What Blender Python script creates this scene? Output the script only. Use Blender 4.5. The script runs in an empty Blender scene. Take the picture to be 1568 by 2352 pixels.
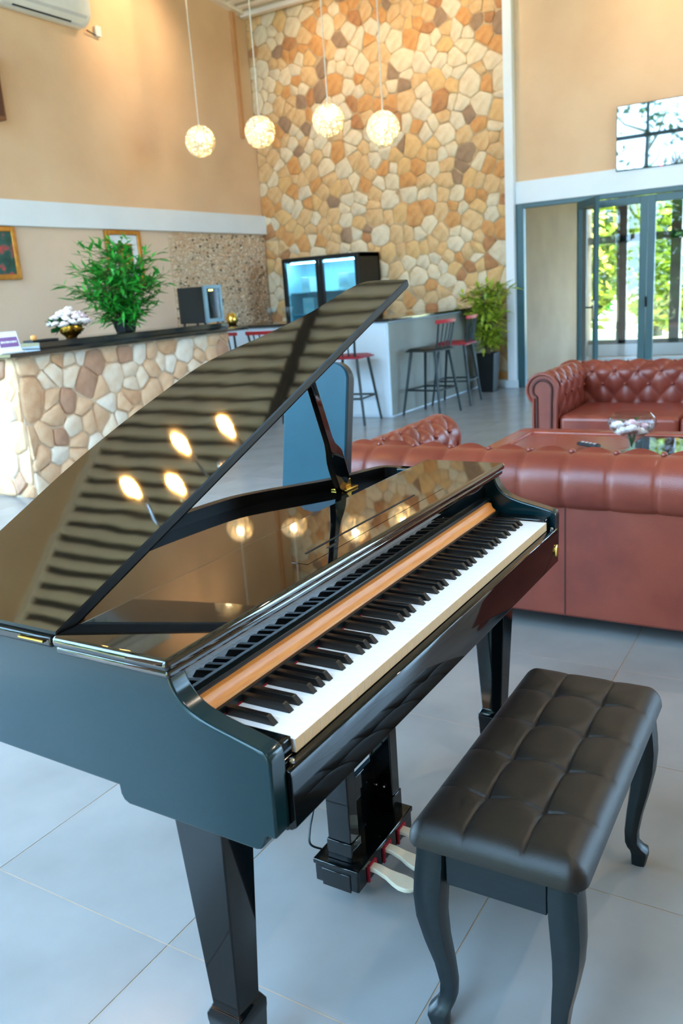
import bpy, bmesh, math, random
from mathutils import Vector, Matrix
R = math.radians
random.seed(7)

# ------------------------------------------------------------------ camera, sky, exposure
scene = bpy.context.scene
COL = scene.collection
CAM = Vector((-0.902, -0.666, 1.39))
YAW, PITCH, ROLL, FPX = 0.55289, 0.25805, -0.070078, 1914.7
fwd = Vector((math.cos(YAW)*math.cos(PITCH), math.sin(YAW)*math.cos(PITCH), -math.sin(PITCH)))
rgt0 = Vector((math.sin(YAW), -math.cos(YAW), 0.0))
up0 = rgt0.cross(fwd)
rgt = rgt0*math.cos(ROLL) + up0*math.sin(ROLL)
upv = -rgt0*math.sin(ROLL) + up0*math.cos(ROLL)
cd = bpy.data.cameras.new('camera')
cd.sensor_fit = 'HORIZONTAL'; cd.sensor_width = 15.0
cd.lens = FPX/1568.0*15.0
cd.clip_start = 0.05; cd.clip_end = 200
cd.dof.use_dof = True; cd.dof.focus_distance = 1.75; cd.dof.aperture_fstop = 3.5
cam = bpy.data.objects.new('camera', cd); COL.objects.link(cam)
mw = Matrix.Identity(4)
for i in range(3):
    mw[i][0] = rgt[i]; mw[i][1] = upv[i]; mw[i][2] = -fwd[i]; mw[i][3] = CAM[i]
cam.matrix_world = mw
scene.camera = cam

def project(p):
    d = Vector(p) - CAM
    z = d.dot(fwd)
    if z < 0.05: return None
    return (784 + FPX*d.dot(rgt)/z, 1176 - FPX*d.dot(upv)/z, z)

world = bpy.data.worlds.new('sky'); scene.world = world
world.use_nodes = True
bg = world.node_tree.nodes['Background']
bg.inputs[0].default_value = (0.41, 0.70, 1.0, 1); bg.inputs[1].default_value = 9.0

scene.view_settings.view_transform = 'Standard'
scene.view_settings.look = 'None'
scene.view_settings.gamma = 1.0
scene.view_settings.use_curve_mapping = False
scene.view_settings.exposure = 1.15
scene.cycles.max_bounces = 8
scene.cycles.diffuse_bounces = 4
scene.cycles.glossy_bounces = 4
scene.cycles.transmission_bounces = 6
scene.cycles.transparent_max_bounces = 12
scene.cycles.caustics_reflective = False
scene.cycles.caustics_refractive = False
scene.cycles.sample_clamp_indirect = 6.0
scene.cycles.use_denoising = True

sun_l = bpy.data.lights.new('sun', 'SUN'); sun_l.energy = 16.0; sun_l.color = (1.0, 0.93, 0.80); sun_l.angle = R(0.6)
sun_o = bpy.data.objects.new('sun', sun_l); COL.objects.link(sun_o)
sun_o.rotation_euler = Vector((0.25, 0.58, -0.78)).to_track_quat('-Z', 'Y').to_euler()

def add_light(name, kind, loc, energy, color, target=None, **kw):
    l = bpy.data.lights.new(name, kind); l.energy = energy; l.color = color
    for k, v in kw.items(): setattr(l, k, v)
    o = bpy.data.objects.new(name, l); COL.objects.link(o); o.location = loc
    if target is not None:
        o.rotation_euler = (Vector(target) - Vector(loc)).to_track_quat('-Z', 'Y').to_euler()
    return o

# ------------------------------------------------------------------ materials
def srgb(c):
    return tuple(((x/255.0)/12.92 if x/255.0 <= 0.04045 else ((x/255.0+0.055)/1.055)**2.4) for x in c)

def mat(name, rgb, rough=0.5, metal=0.0, ior=1.5, var=None, scale=8.0, bump=0.0, bscale=60.0, detail=4.0,
        emit=0.0, ecol=None, coat=0.0, stretch=None, spec=None, sheen=0.0):
    """rgb in 0-255 sRGB; var = second colour that a noise mixes in."""
    m = bpy.data.materials.new(name); m.use_nodes = True
    nt = m.node_tree; N = nt.nodes; L = nt.links
    b = N['Principled BSDF']
    c = srgb(rgb) + (1,)
    b.inputs['Base Color'].default_value = c
    b.inputs['Roughness'].default_value = rough
    b.inputs['Metallic'].default_value = metal
    b.inputs['IOR'].default_value = ior
    if spec is not None: b.inputs['Specular IOR Level'].default_value = spec
    if coat: b.inputs['Coat Weight'].default_value = coat; b.inputs['Coat Roughness'].default_value = 0.05
    if emit:
        b.inputs['Emission Color'].default_value = srgb(ecol or rgb) + (1,)
        b.inputs['Emission Strength'].default_value = emit
    tc = N.new('ShaderNodeTexCoord')
    src = tc.outputs['Object']
    if stretch:
        mp = N.new('ShaderNodeMapping'); mp.inputs['Scale'].default_value = stretch
        L.new(src, mp.inputs['Vector']); src = mp.outputs['Vector']
    if var:
        n = N.new('ShaderNodeTexNoise'); n.inputs['Scale'].default_value = scale; n.inputs['Detail'].default_value = detail
        L.new(src, n.inputs['Vector'])
        r = N.new('ShaderNodeValToRGB')
        r.color_ramp.elements[0].position = 0.35; r.color_ramp.elements[1].position = 0.68
        r.color_ramp.elements[0].color = c; r.color_ramp.elements[1].color = srgb(var) + (1,)
        L.new(n.outputs['Fac'], r.inputs['Fac']); L.new(r.outputs['Color'], b.inputs['Base Color'])
    if bump:
        n2 = N.new('ShaderNodeTexNoise'); n2.inputs['Scale'].default_value = bscale; n2.inputs['Detail'].default_value = 3
        L.new(src, n2.inputs['Vector'])
        bp = N.new('ShaderNodeBump'); bp.inputs['Strength'].default_value = bump; bp.inputs['Distance'].default_value = 0.01
        L.new(n2.outputs['Fac'], bp.inputs['Height']); L.new(bp.outputs['Normal'], b.inputs['Normal'])
    return m

def glass_mat(name, tint=(255, 255, 255), ior=1.45, rough=0.0):
    m = bpy.data.materials.new(name); m.use_nodes = True
    nt = m.node_tree; N = nt.nodes; L = nt.links
    for n in list(N): N.remove(n)
    out = N.new('ShaderNodeOutputMaterial'); tr = N.new('ShaderNodeBsdfTransparent'); gl = N.new('ShaderNodeBsdfGlossy')
    tr.inputs[0].default_value = srgb(tint) + (1,); gl.inputs['Roughness'].default_value = rough
    # Schlick reflectance from the facing angle, the same on both sides of the pane
    lw = N.new('ShaderNodeLayerWeight'); lw.inputs['Blend'].default_value = 0.5
    f0 = ((ior-1)/(ior+1))**2
    pw_ = N.new('ShaderNodeMath'); pw_.operation = 'POWER'; pw_.inputs[1].default_value = 5.0
    fr = N.new('ShaderNodeMath'); fr.operation = 'MULTIPLY_ADD'; fr.inputs[1].default_value = 1-f0; fr.inputs[2].default_value = f0
    L.new(lw.outputs['Facing'], pw_.inputs[0]); L.new(pw_.outputs[0], fr.inputs[0])
    mx = N.new('ShaderNodeMixShader')
    L.new(fr.outputs[0], mx.inputs[0]); L.new(tr.outputs[0], mx.inputs[1]); L.new(gl.outputs[0], mx.inputs[2]); L.new(mx.outputs[0], out.inputs[0])
    return m

M = {}
M['lacquer'] = mat('black_lacquer', (5, 9, 11), 0.04, ior=1.48)
M['lacquer_top'] = mat('polished_top_lacquer', (9, 9, 9), 0.03, ior=1.9)
# slow waviness of a polished lid
def wavy(m, scale, strength):
    nt = m.node_tree; N = nt.nodes; L = nt.links
    tc = N.new('ShaderNodeTexCoord'); n = N.new('ShaderNodeTexNoise'); n.inputs['Scale'].default_value = scale; n.inputs['Detail'].default_value = 1
    bp = N.new('ShaderNodeBump'); bp.inputs['Strength'].default_value = strength; bp.inputs['Distance'].default_value = 0.02
    L.new(tc.outputs['Object'], n.inputs['Vector']); L.new(n.outputs['Fac'], bp.inputs['Height']); L.new(bp.outputs['Normal'], N['Principled BSDF'].inputs['Normal'])
    return m
M['lid'] = wavy(mat('lid_lacquer', (13, 10, 8), 0.035, ior=2.3), 7.0, 0.012)
M['case_side'] = wavy(mat('daylit_side_lacquer', (5, 38, 44), 0.16, ior=1.45), 5.0, 0.02)  # teal base colour stands in for cool daylight on the black sides
M['fallboard'] = mat('fallboard_lacquer', (5, 9, 11), 0.03, ior=1.62)
M['edge'] = mat('lid_edge_lacquer', (8, 6, 5), 0.35, spec=0.18, var=(10, 8, 7))
M['ivory'] = mat('white_key_plastic', (250, 250, 250), 0.22, var=(244, 244, 246), scale=30)
M['key_front'] = mat('cream_key_front', (236, 208, 164), 0.35, var=(228, 198, 152), scale=40)
M['ebony'] = mat('black_key_plastic', (10, 11, 12), 0.32, var=(14, 15, 16), scale=30)
M['felt'] = mat('red_felt', (170, 20, 45), 0.9, var=(140, 10, 35), scale=90)
M['rail'] = mat('orange_wood_rail', (248, 176, 100), 0.42, var=(232, 154, 80), scale=14, stretch=(1, 12, 12))
M['brass'] = mat('brass', (226, 188, 96), 0.25, 1.0, var=(205, 165, 75), scale=20)
M['chrome'] = mat('chrome', (205, 208, 210), 0.12, 1.0, var=(190, 192, 196), scale=20)
M['cream_pedal'] = mat('cream_pedal', (232, 224, 200), 0.35, var=(224, 214, 188), scale=20)
M['groove'] = mat('groove_shadow_black', (3, 3, 3), 0.6, var=(5, 5, 5))
M['satin'] = mat('black_satin_wood', (7, 22, 27), 0.34, ior=1.45, var=(10, 27, 33), scale=20, stretch=(1, 1, 12))
M['leather_black'] = mat('black_leather', (17, 14, 13), 0.48, ior=1.5, var=(21, 17, 16), scale=20, bump=0.08, bscale=420)
M['leather'] = mat('oxblood_leather', (136, 64, 49), 0.32, ior=1.5, var=(116, 50, 40), scale=5, bump=0.10, bscale=260, detail=6)
M['leather_seam'] = mat('oxblood_seam', (70, 22, 18), 0.6, var=(60, 18, 14))
M['wood_red'] = mat('red_brown_wood', (150, 66, 44), 0.22, var=(122, 50, 34), scale=6, stretch=(8, 1, 8))
M['tile'] = mat('grey_floor_tile', (147, 148, 149), 0.22, var=(135, 136, 137), scale=3.0, bump=0.02, bscale=300, detail=8)
M['grout'] = mat('sand_grout', (176, 154, 134), 0.8, var=(164, 142, 124), scale=20)
M['wall'] = mat('tan_plaster', (222, 186, 150), 0.8, var=(214, 176, 140), scale=1.6, bump=0.25, bscale=24)
M['wall_pale'] = mat('pale_taupe_plaster', (222, 194, 168), 0.8, var=(214, 186, 160), scale=1.6, bump=0.25, bscale=24)
M['band'] = mat('white_paint', (226, 230, 234), 0.6, var=(220, 224, 228), scale=2)
M['ceil'] = mat('white_ceiling_slat', (240, 226, 212), 0.55, var=(230, 214, 198), scale=3)
M['ceil_dark'] = mat('dark_ceiling_void', (58, 48, 42), 0.8, var=(50, 42, 36))
M['teal'] = mat('teal_aluminium', (38, 78, 84), 0.38, var=(34, 72, 78), scale=4)
M['bar_white'] = mat('pale_bar_panel', (206, 218, 226), 0.55, var=(198, 210, 220), scale=2)
M['granite'] = mat('black_granite', (14, 16, 17), 0.07, ior=1.6, var=(24, 26, 27), scale=90)
M['mortar'] = mat('sand_mortar', (196, 166, 128), 0.9, var=(176, 146, 110), scale=12, bump=0.3, bscale=60)
M['mortar2'] = mat('pale_mortar', (206, 180, 150), 0.9, var=(188, 160, 132), scale=12, bump=0.3, bscale=60)
def stone_mat(n, a, b):
    g = (206, 186, 162); a = tuple(x*0.84+y*0.16 for x, y in zip(a, g)); b = tuple(x*0.84+y*0.16 for x, y in zip(b, g))
    return mat(n, a, 0.82, var=b, scale=13, bump=0.6, bscale=34, detail=9)
STONES = [stone_mat('tan_stone', (222, 182, 130), (206, 156, 100)), stone_mat('orange_stone', (214, 152, 86), (196, 126, 66)),
          stone_mat('cream_stone', (232, 212, 178), (218, 190, 150)), stone_mat('pale_sand_stone', (228, 210, 180), (210, 188, 154)),
          stone_mat('honey_stone', (226, 180, 116), (210, 158, 98)), stone_mat('rust_stone', (186, 124, 72), (158, 98, 58)),
          stone_mat('umber_stone', (152, 118, 90), (132, 100, 76))]
BARSTONES = [stone_mat('bar_cream_stone', (232, 214, 190), (216, 186, 152)), stone_mat('bar_pale_stone', (234, 222, 204), (216, 198, 176)),
             stone_mat('bar_peach_stone', (220, 180, 142), (204, 156, 114)), stone_mat('bar_tan_stone', (208, 162, 120), (188, 134, 92)),
             stone_mat('bar_brown_stone', (178, 132, 102), (158, 112, 84))]
M['steel_dark'] = mat('dark_green_black_metal', (20, 32, 34), 0.45, 0.2, var=(26, 38, 40))
M['black_plastic'] = mat('black_plastic', (9, 11, 12), 0.45, var=(12, 14, 15), spec=0.35)
M['red_seat'] = mat('dark_red_seat', (140, 22, 44), 0.5, var=(122, 16, 36), scale=12)
M['red_rail'] = mat('red_painted_rail', (176, 24, 34), 0.4, var=(160, 18, 30))
M['gold'] = mat('gold_frame', (196, 136, 52), 0.35, 0.5, var=(176, 112, 38), scale=18)
M['white_plastic'] = mat('white_plastic', (232, 232, 230), 0.35, var=(226, 226, 224))
M['grey_plastic'] = mat('grey_plastic', (206, 208, 212), 0.4, var=(200, 202, 206))
M['glass'] = glass_mat('clear_glass')
M['fridge_glass'] = glass_mat('fridge_glass', (205, 238, 245), 1.6)
M['petal'] = mat('white_petal', (252, 246, 238), 0.6, var=(248, 222, 220), scale=14)
M['petal_pink'] = mat('pink_petal', (240, 190, 200), 0.6, var=(246, 226, 228), scale=14)
M['leaf'] = mat('green_leaf', (58, 168, 52), 0.45, var=(24, 112, 36), scale=16)
M['leaf_y'] = mat('yellow_green_leaf', (176, 184, 56), 0.5, var=(120, 150, 40), scale=16)
M['leaf_dark'] = mat('dark_leaf', (30, 92, 40), 0.5, var=(18, 66, 28), scale=16)
M['stem'] = mat('brown_stem', (96, 92, 50), 0.7, var=(78, 66, 40), scale=12)
M['shade'] = mat('cream_woven_string', (250, 236, 206), 0.7, var=(240, 216, 176), scale=20)
M['cord'] = mat('pale_cord', (232, 220, 204), 0.6, var=(214, 200, 184), scale=60)
M['bulb'] = mat('lit_bulb', (255, 240, 214), 0.4, emit=60.0, ecol=(255, 226, 170))
M['edison'] = mat('lit_amber_bulb', (255, 190, 110), 0.4, emit=70.0, ecol=(255, 186, 96))

# ------------------------------------------------------------------ mesh helpers
class MB:
    """collects verts and faces of one mesh"""
    def __init__(s): s.v = []; s.f = []; s.mi = []
    def add(s, vs, fs, mi=0):
        o = len(s.v); s.v += [tuple(v) for v in vs]
        s.f += [tuple(o + i for i in f) for f in fs]; s.mi += [mi]*len(fs)
        return s
    def box(s, a, b, mi=0):
        x0, y0, z0 = [min(p, q) for p, q in zip(a, b)]; x1, y1, z1 = [max(p, q) for p, q in zip(a, b)]
        return s.add([(x0,y0,z0),(x1,y0,z0),(x1,y1,z0),(x0,y1,z0),(x0,y0,z1),(x1,y0,z1),(x1,y1,z1),(x0,y1,z1)],
                     [(0,3,2,1),(4,5,6,7),(0,1,5,4),(1,2,6,5),(2,3,7,6),(3,0,4,7)], mi)
    def prism(s, poly, axis, a, b, mi=0):
        """poly: 2D points; extruded along axis (0,1,2) from a to b; 2D coords fill the other axes in order"""
        def P(p, t):
            q = list(p); q.insert(axis, t); return tuple(q)
        n = len(poly)
        vs = [P(p, a) for p in poly] + [P(p, b) for p in poly]
        fs = [tuple(range(n))[::-1], tuple(range(n, 2*n))] + [(i, (i+1) % n, n+(i+1) % n, n+i) for i in range(n)]
        return s.add(vs, fs, mi)
    def loft(s, rings, closed=True, caps=True, mi=0):
        n = len(rings[0]); vs = [p for r in rings for p in r]; fs = []
        for k in range(len(rings)-1):
            for i in range(n if closed else n-1):
                j = (i+1) % n
                fs.append((k*n+i, k*n+j, (k+1)*n+j, (k+1)*n+i))
        if caps and closed:
            fs.append(tuple(range(n))[::-1]); fs.append(tuple((len(rings)-1)*n + i for i in range(n)))
        return s.add(vs, fs, mi)
    def tube(s, pts, r, n=8, mi=0, caps=True):
        pts = [Vector(p) for p in pts]; rs = r if isinstance(r, (list, tuple)) else [r]*len(pts)
        rings = []; prev = None
        for i, p in enumerate(pts):
            t = (pts[min(i+1, len(pts)-1)] - pts[max(i-1, 0)]).normalized()
            if prev is None:
                a = Vector((0, 0, 1)) if abs(t.z) < 0.9 else Vector((1, 0, 0))
                prev = (a - t*a.dot(t)).normalized()
            else:
                q = prev - t*prev.dot(t)
                prev = q.normalized() if q.length > 1e-6 else prev
            u = prev; w = t.cross(u)
            rings.append([p + (u*math.cos(2*math.pi*k/n) + w*math.sin(2*math.pi*k/n))*rs[i] for k in range(n)])
        return s.loft(rings, True, caps, mi)
    def ring(s, c, rad, r, u, w, n=28, m=5, mi=0):
        c = Vector(c); u = Vector(u).normalized(); w = Vector(w); w = (w - u*w.dot(u)).normalized(); nn = u.cross(w)
        vs = []; fs = []
        for i in range(n):
            a = 2*math.pi*i/n; d = u*math.cos(a) + w*math.sin(a)
            for k in range(m):
                b = 2*math.pi*k/m
                vs.append(c + d*(rad + r*math.cos(b)) + nn*r*math.sin(b))
        for i in range(n):
            for k in range(m):
                fs.append((i*m+k, ((i+1) % n)*m+k, ((i+1) % n)*m+(k+1) % m, i*m+(k+1) % m))
        return s.add(vs, fs, mi)
    def lathe(s, prof, c=(0,0,0), n=24, mi=0, caps=True):
        rings = [[(c[0]+r*math.cos(2*math.pi*k/n), c[1]+r*math.sin(2*math.pi*k/n), c[2]+z) for k in range(n)] for r, z in prof]
        return s.loft(rings, True, caps, mi)
    def sphere(s, c, r, n=12, m=8, sc=(1,1,1), mi=0):
        rings = []
        for j in range(1, m):
            a = math.pi*j/m
            rings.append([(c[0]+sc[0]*r*math.sin(a)*math.cos(2*math.pi*k/n), c[1]+sc[1]*r*math.sin(a)*math.sin(2*math.pi*k/n), c[2]-sc[2]*r*math.cos(a)) for k in range(n)])
        return s.loft(rings, True, True, mi)
    def grid(s, fn, nu, nv, mi=0, closeu=False):
        vs = [fn(i/nu, j/nv) for i in range(nu+1) for j in range(nv+1)]
        fs = [(i*(nv+1)+j, (i+1)*(nv+1)+j, (i+1)*(nv+1)+j+1, i*(nv+1)+j+1) for i in range(nu) for j in range(nv)]
        return s.add(vs, fs, mi)
    def mesh(s, name, mats, smooth=None, fixn=True):
        me = bpy.data.meshes.new(name); me.from_pydata(s.v, [], s.f)
        for m in (mats if isinstance(mats, (list, tuple)) else [mats]): me.materials.append(m)
        if max(s.mi or [0]) > 0: me.polygons.foreach_set('material_index', s.mi)
        if fixn:
            bm = bmesh.new(); bm.from_mesh(me); bmesh.ops.recalc_face_normals(bm, faces=bm.faces); bm.to_mesh(me); bm.free()
        if smooth is not None:
            me.polygons.foreach_set('use_smooth', [True]*len(me.polygons))
            me.set_sharp_from_angle(angle=R(smooth))
        me.update()
        return me
    def build(s, name, mats, parent=None, smooth=None, bevel=0, seg=2, loc=None, fixn=True, sub=0):
        o = bpy.data.objects.new(name, s.mesh(name, mats, smooth, fixn)); COL.objects.link(o)
        if parent: o.parent = parent
        if loc: o.location = loc
        if bevel:
            md = o.modifiers.new('bevel', 'BEVEL'); md.width = bevel; md.segments = seg; md.limit_method = 'ANGLE'; md.angle_limit = R(35)
            md.harden_normals = False
            if smooth is None:
                o.data.polygons.foreach_set('use_smooth', [True]*len(o.data.polygons)); o.data.set_sharp_from_angle(angle=R(50))
        if sub:
            md = o.modifiers.new('sub', 'SUBSURF'); md.levels = sub; md.render_levels = sub
        return o

def tag(o, label, cat, group=None):
    o['label'] = label; o['category'] = cat
    if group: o['group'] = group
    return o
def thing(name, label, cat, loc=(0,0,0), rz=0.0, group=None):
    o = bpy.data.objects.new(name, None); COL.objects.link(o); o.empty_display_size = 0.05
    o.location = loc; o.rotation_euler = (0, 0, rz)
    return tag(o, label, cat, group)
def struct(o): o['kind'] = 'structure'; return o
def dup(root, loc=None, rz=None, label=None):
    r = root.copy(); COL.objects.link(r)
    if loc is not None: r.location = loc
    if rz is not None: r.rotation_euler = (0, 0, rz)
    if label: r['label'] = label
    for ch in list(root.children):
        c = ch.copy(); COL.objects.link(c); c.parent = r
        for g in list(ch.children):
            d = g.copy(); COL.objects.link(d); d.parent = c
    return r
def spline(P, per=6, closed=False):
    out = []; n = len(P)
    rng = range(n if closed else n-1)
    for i in rng:
        p0 = P[(i-1) % n] if closed or i > 0 else P[0]; p1 = P[i]; p2 = P[(i+1) % n]; p3 = P[(i+2) % n] if closed or i+2 < n else P[-1]
        for k in range(per):
            t = k/per
            out.append(tuple(0.5*((2*b) + (-a+c)*t + (2*a-5*b+4*c-d)*t*t + (-a+3*b-3*c+d)*t**3) for a, b, c, d in zip(p0, p1, p2, p3)))
    if not closed: out.append(tuple(P[-1]))
    return out

# ------------------------------------------------------------------ room shell
XS, YL, ZC = 9.9, 7.025, 5.25      # stone wall plane, left wall plane, ceiling height at the stone wall
def roof(x): return ZC + 0.10*(XS-x)   # the ceiling rises away from the stone wall
ZTOP = 6.9
XB, YN = -2.0, -5.2                # window wall behind the camera, wall on the near side
T = 0.585; TX0, TY0 = 0.195, 0.547 # floor tile module and joint offsets

def simple(name, a, b, m, **kw): return struct(MB().box(a, b).build(name, m, **kw))

floor = simple('floor', (XB, YN, -0.12), (XS+4.2, YL, -0.0012), M['grout'])
tile_me = MB().box((0.002, 0.002, -0.008), (T-0.002, T-0.002, 0.0)).mesh('tile', M['tile'])
vis, rest = [], []
i0, i1 = int((XB-TX0)/T)-1, int((XS+4.2-TX0)/T)+1
j0, j1 = int((YN-TY0)/T)-1, int((YL-TY0)/T)+1
for i in range(i0, i1):
    for j in range(j0, j1):
        x, y = TX0+i*T, TY0+j*T
        if x < XB or x+T > XS+4.2 or y < YN or y+T > YL: continue
        best = 0
        for (dx, dy) in ((0.05,0.05),(T-0.05,0.05),(0.05,T-0.05),(T-0.05,T-0.05),(T/2,T/2)):
            q = project((x+dx, y+dy, 0))
            if q and -80 < q[0] < 1648 and 700 < q[1] < 2440: best = max(best, 1.0/q[2])
        (vis if best > 0 and x < XS-0.2 else rest).append((best, x, y))
vis.sort(reverse=True)
for (_, x, y) in vis[:290]:
    o = bpy.data.objects.new('tile', tile_me); COL.objects.link(o); o.parent = floor; o.location = (x, y, 0)
mb = MB()
for (_, x, y) in rest + vis[290:]: mb.box((x+0.002, y+0.002, -0.008), (x+T-0.002, y+T-0.002, 0))
tf = mb.build('tile_field', M['tile'], floor); tf['kind'] = 'stuff'

wlb = MB()
WL0, WL1, WLZ = -1.7, 2.3, 3.9       # opening of the side window, left of the frame
wlb.box((WL1, YL, 0), (XS+0.2, YL+0.2, ZTOP)).box((XB-0.2, YL, 0), (WL0, YL+0.2, ZTOP)).box((WL0, YL, WLZ), (WL1, YL+0.2, ZTOP)).box((WL0, YL, 0), (WL1, YL+0.2, 0.08))
wl = struct(wlb.build('wall_left', M['wall']))
# plaster of the lower left wall under the white band
lower = MB().box((WL1, YL-0.012, 0), (7.74, YL, 2.29)).build('lower_plaster', M['wall_pale'], wl)
trim1 = struct(MB().box((WL1, YL-0.06, 2.29), (XS, YL, 2.555)).build('trim_1', M['band'], bevel=0.006))
# wall with the stones: centre part, then the tan wall to its right above the doors
wc = simple('wall_centre', (XS, 3.19, 0), (XS+0.2, YL+0.2, ZTOP), M['mortar'])
trim2 = struct(MB().box((XS-0.10, 3.085, 0.0), (XS+0.1, 3.20, ZC+0.2)).build('trim_2', M['band'], bevel=0.008))
wr = simple('wall_right', (XS, YN, 2.56), (XS+0.2, 3.09, ZTOP), M['wall'])
wr2 = simple('wall_right_end', (XS, YN, 0), (XS+0.2, -1.95, 2.56), M['wall'])
trim3 = struct(MB().box((XS-0.04, YN, 2.30), (XS+0.22, 3.085, 2.565)).build('trim_3', M['band'], bevel=0.006))
base1 = struct(MB().box((XS-0.13, 3.05, 0), (XS-0.10, 3.23, 0.10)).build('baseboard_column', M['bar_white'], bevel=0.004))
base2 = struct(MB().box((XS-0.05, 3.20, 0), (XS-0.0, 3.64, 0.10)).build('baseboard_centre', M['bar_white'], bevel=0.004))
nb_ = MB(); NW = [(4.6, 8.6)]; NZ = 3.7  # unseen window added in this wall to light the left wall and bar
nx_ = [XB-0.2] + [v for w in NW for v in w] + [XS+0.2]
for k in range(0, len(nx_), 2): nb_.box((nx_[k], YN-0.2, 0), (nx_[k+1], YN, ZTOP))
for (a, b) in NW: nb_.box((a, YN-0.2, 0), (b, YN, 0.08)); nb_.box((a, YN-0.2, NZ), (b, YN, ZTOP))
wn = struct(nb_.build('wall_near', M['wall']))
for k, (a, b) in enumerate(NW):
    f = MB(); t = 0.07; xs_ = [a + (b-t-a)*i/3 for i in range(4)]
    for x in xs_: f.box((x, YN-0.14, 0.08), (x+t, YN-0.06, NZ))
    f.box((a, YN-0.14, 0.08), (b, YN-0.06, 0.15)).box((a, YN-0.14, NZ-t), (b, YN-0.06, NZ)).box((a, YN-0.14, 2.32), (b, YN-0.06, 2.42))
    w = struct(f.build('window_%d' % (k+6), M['teal']))
    for x, x2 in zip(xs_[:-1], xs_[1:]):
        for (z0, z1) in ((0.15, 2.32), (2.42, NZ-t)): MB().box((x+t, YN-0.103, z0), (x2, YN-0.097, z1)).build('pane', M['glass'], w)
    po = add_light('daylight_portal', 'AREA', ((a+b)/2, YN-0.02, NZ/2), 1.0, (1, 1, 1), shape='RECTANGLE', size=b-a, size_y=NZ-0.1)
    po.rotation_euler = (R(90), 0, 0); po.data.cycles.is_portal = True

# window wall behind the camera: piers, sill and head round two tall openings
WIN = [(-0.3, 1.4), (1.85, 6.85)]
wb = MB()
ys = [YN-0.2] + [v for w in WIN for v in w] + [YL+0.2]
for k in range(0, len(ys), 2): wb.box((XB-0.2, ys[k], 0), (XB, ys[k+1], ZTOP))
for (a, b) in WIN:
    wb.box((XB-0.2, a, 0), (XB, b, 0.08)); wb.box((XB-0.2, a, 6.02), (XB, b, ZTOP))
wback = struct(wb.build('wall_back', M['wall']))
for k, (a, b) in enumerate(WIN):
    f = MB(); t = 0.07
    f.box((XB-0.14, a, 0.08), (XB-0.06, a+t, 6.02)); f.box((XB-0.14, b-t, 0.08), (XB-0.06, b, 6.02))
    f.box((XB-0.14, a+t, 0.08), (XB-0.06, b-t, 0.08+t)); f.box((XB-0.14, a+t, 6.02-t), (XB-0.06, b-t, 6.02))
    m1 = 3.9 if k == 1 else (a+b)/2
    f.box((XB-0.13, m1-0.035, 0.08+t), (XB-0.07, m1+0.035, 6.02-t))
    f.box((XB-0.13, a+t, 2.32), (XB-0.07, m1-0.035, 2.42)); f.box((XB-0.13, m1+0.035, 2.32), (XB-0.07, b-t, 2.42)); f.box((XB-0.13, a+t, 4.50), (XB-0.07, m1-0.035, 4.60)); f.box((XB-0.13, m1+0.035, 4.50), (XB-0.07, b-t, 4.60))
    w = struct(f.build('window_%d' % (k+1), M['teal']))
    for (p, q) in ((a+t, m1-0.035), (m1+0.035, b-t)):
        for (z0, z1) in ((0.15, 2.32), (2.42, 4.50), (4.60, 5.95)):
            MB().box((XB-0.104, p, z0), (XB-0.098, q, z1)).build('pane', M['glass'], w)
    po = add_light('daylight_portal', 'AREA', (XB-0.02, (a+b)/2, 3.05), 1.0, (1, 1, 1), target=(XB+5, (a+b)/2, 3.05), shape='RECTANGLE', size=b-a, size_y=5.9)
    po.rotation_euler = (R(90), 0, R(-90))
    po.data.cycles.is_portal = True

f = MB(); t = 0.07
for x in (WL0, WL0+1.31, WL0+2.62, WL1-t): f.box((x, YL+0.06, 0.08), (x+t, YL+0.14, WLZ))
f.box((WL0, YL+0.06, 0.08), (WL1, YL+0.14, 0.15)).box((WL0, YL+0.06, WLZ-t), (WL1, YL+0.14, WLZ)).box((WL0, YL+0.06, 2.32), (WL1, YL+0.14, 2.42))
w5 = struct(f.build('window_5', M['teal']))
for x in (WL0+t, WL0+1.31+t, WL0+2.62+t):
    for (z0, z1) in ((0.15, 2.32), (2.42, WLZ-t)): MB().box((x, YL+0.097, z0), (x+1.24, YL+0.103, z1)).build('pane', M['glass'], w5)
po = add_light('daylight_portal', 'AREA', ((WL0+WL1)/2, YL+0.02, WLZ/2), 1.0, (1, 1, 1), shape='RECTANGLE', size=WL1-WL0, size_y=WLZ-0.1)
po.rotation_euler = (R(90), 0, R(180)); po.data.cycles.is_portal = True

# ceiling: dark void with pale slats running from side to side
cb = MB().prism([(XB-0.2, roof(XB-0.2)+0.12), (XS+0.2, roof(XS+0.2)+0.12), (XS+0.2, roof(XS+0.2)+0.35), (XB-0.2, roof(XB-0.2)+0.35)], 1, YN-0.2, YL+0.2)
ceil = struct(cb.build('ceiling', M['ceil_dark']))
slat = MB()
slat.prism([(0.0, 0.05), (0.0, 0.0), (0.014, -0.012), (0.086, -0.022), (0.100, -0.010), (0.100, 0.05)], 1, YN, YL-0.05)
slat_me = slat.mesh('slat', M['ceil'])
x = XS-0.155
while x > XB:
    o = bpy.data.objects.new('slat', slat_me); COL.objects.link(o); o.parent = ceil; o.location = (x, 0, roof(x)-0.02)
    x -= 0.19
for yb in (4.55, 1.0, -2.6):
    MB().prism([(XB, roof(XB)-0.12), (XS, ZC-0.12), (XS, ZC-0.03), (XB, roof(XB)-0.03)], 1, yb-0.05, yb+0.05).build('beam', M['ceil_dark'], ceil)
MB().prism([(XB, roof(XB)-0.06), (XS, ZC-0.06), (XS, ZC+0.0), (XB, roof(XB)+0.0)], 1, YL-0.10, YL-0.0).build('wall_plate', M['ceil'], ceil)
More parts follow.
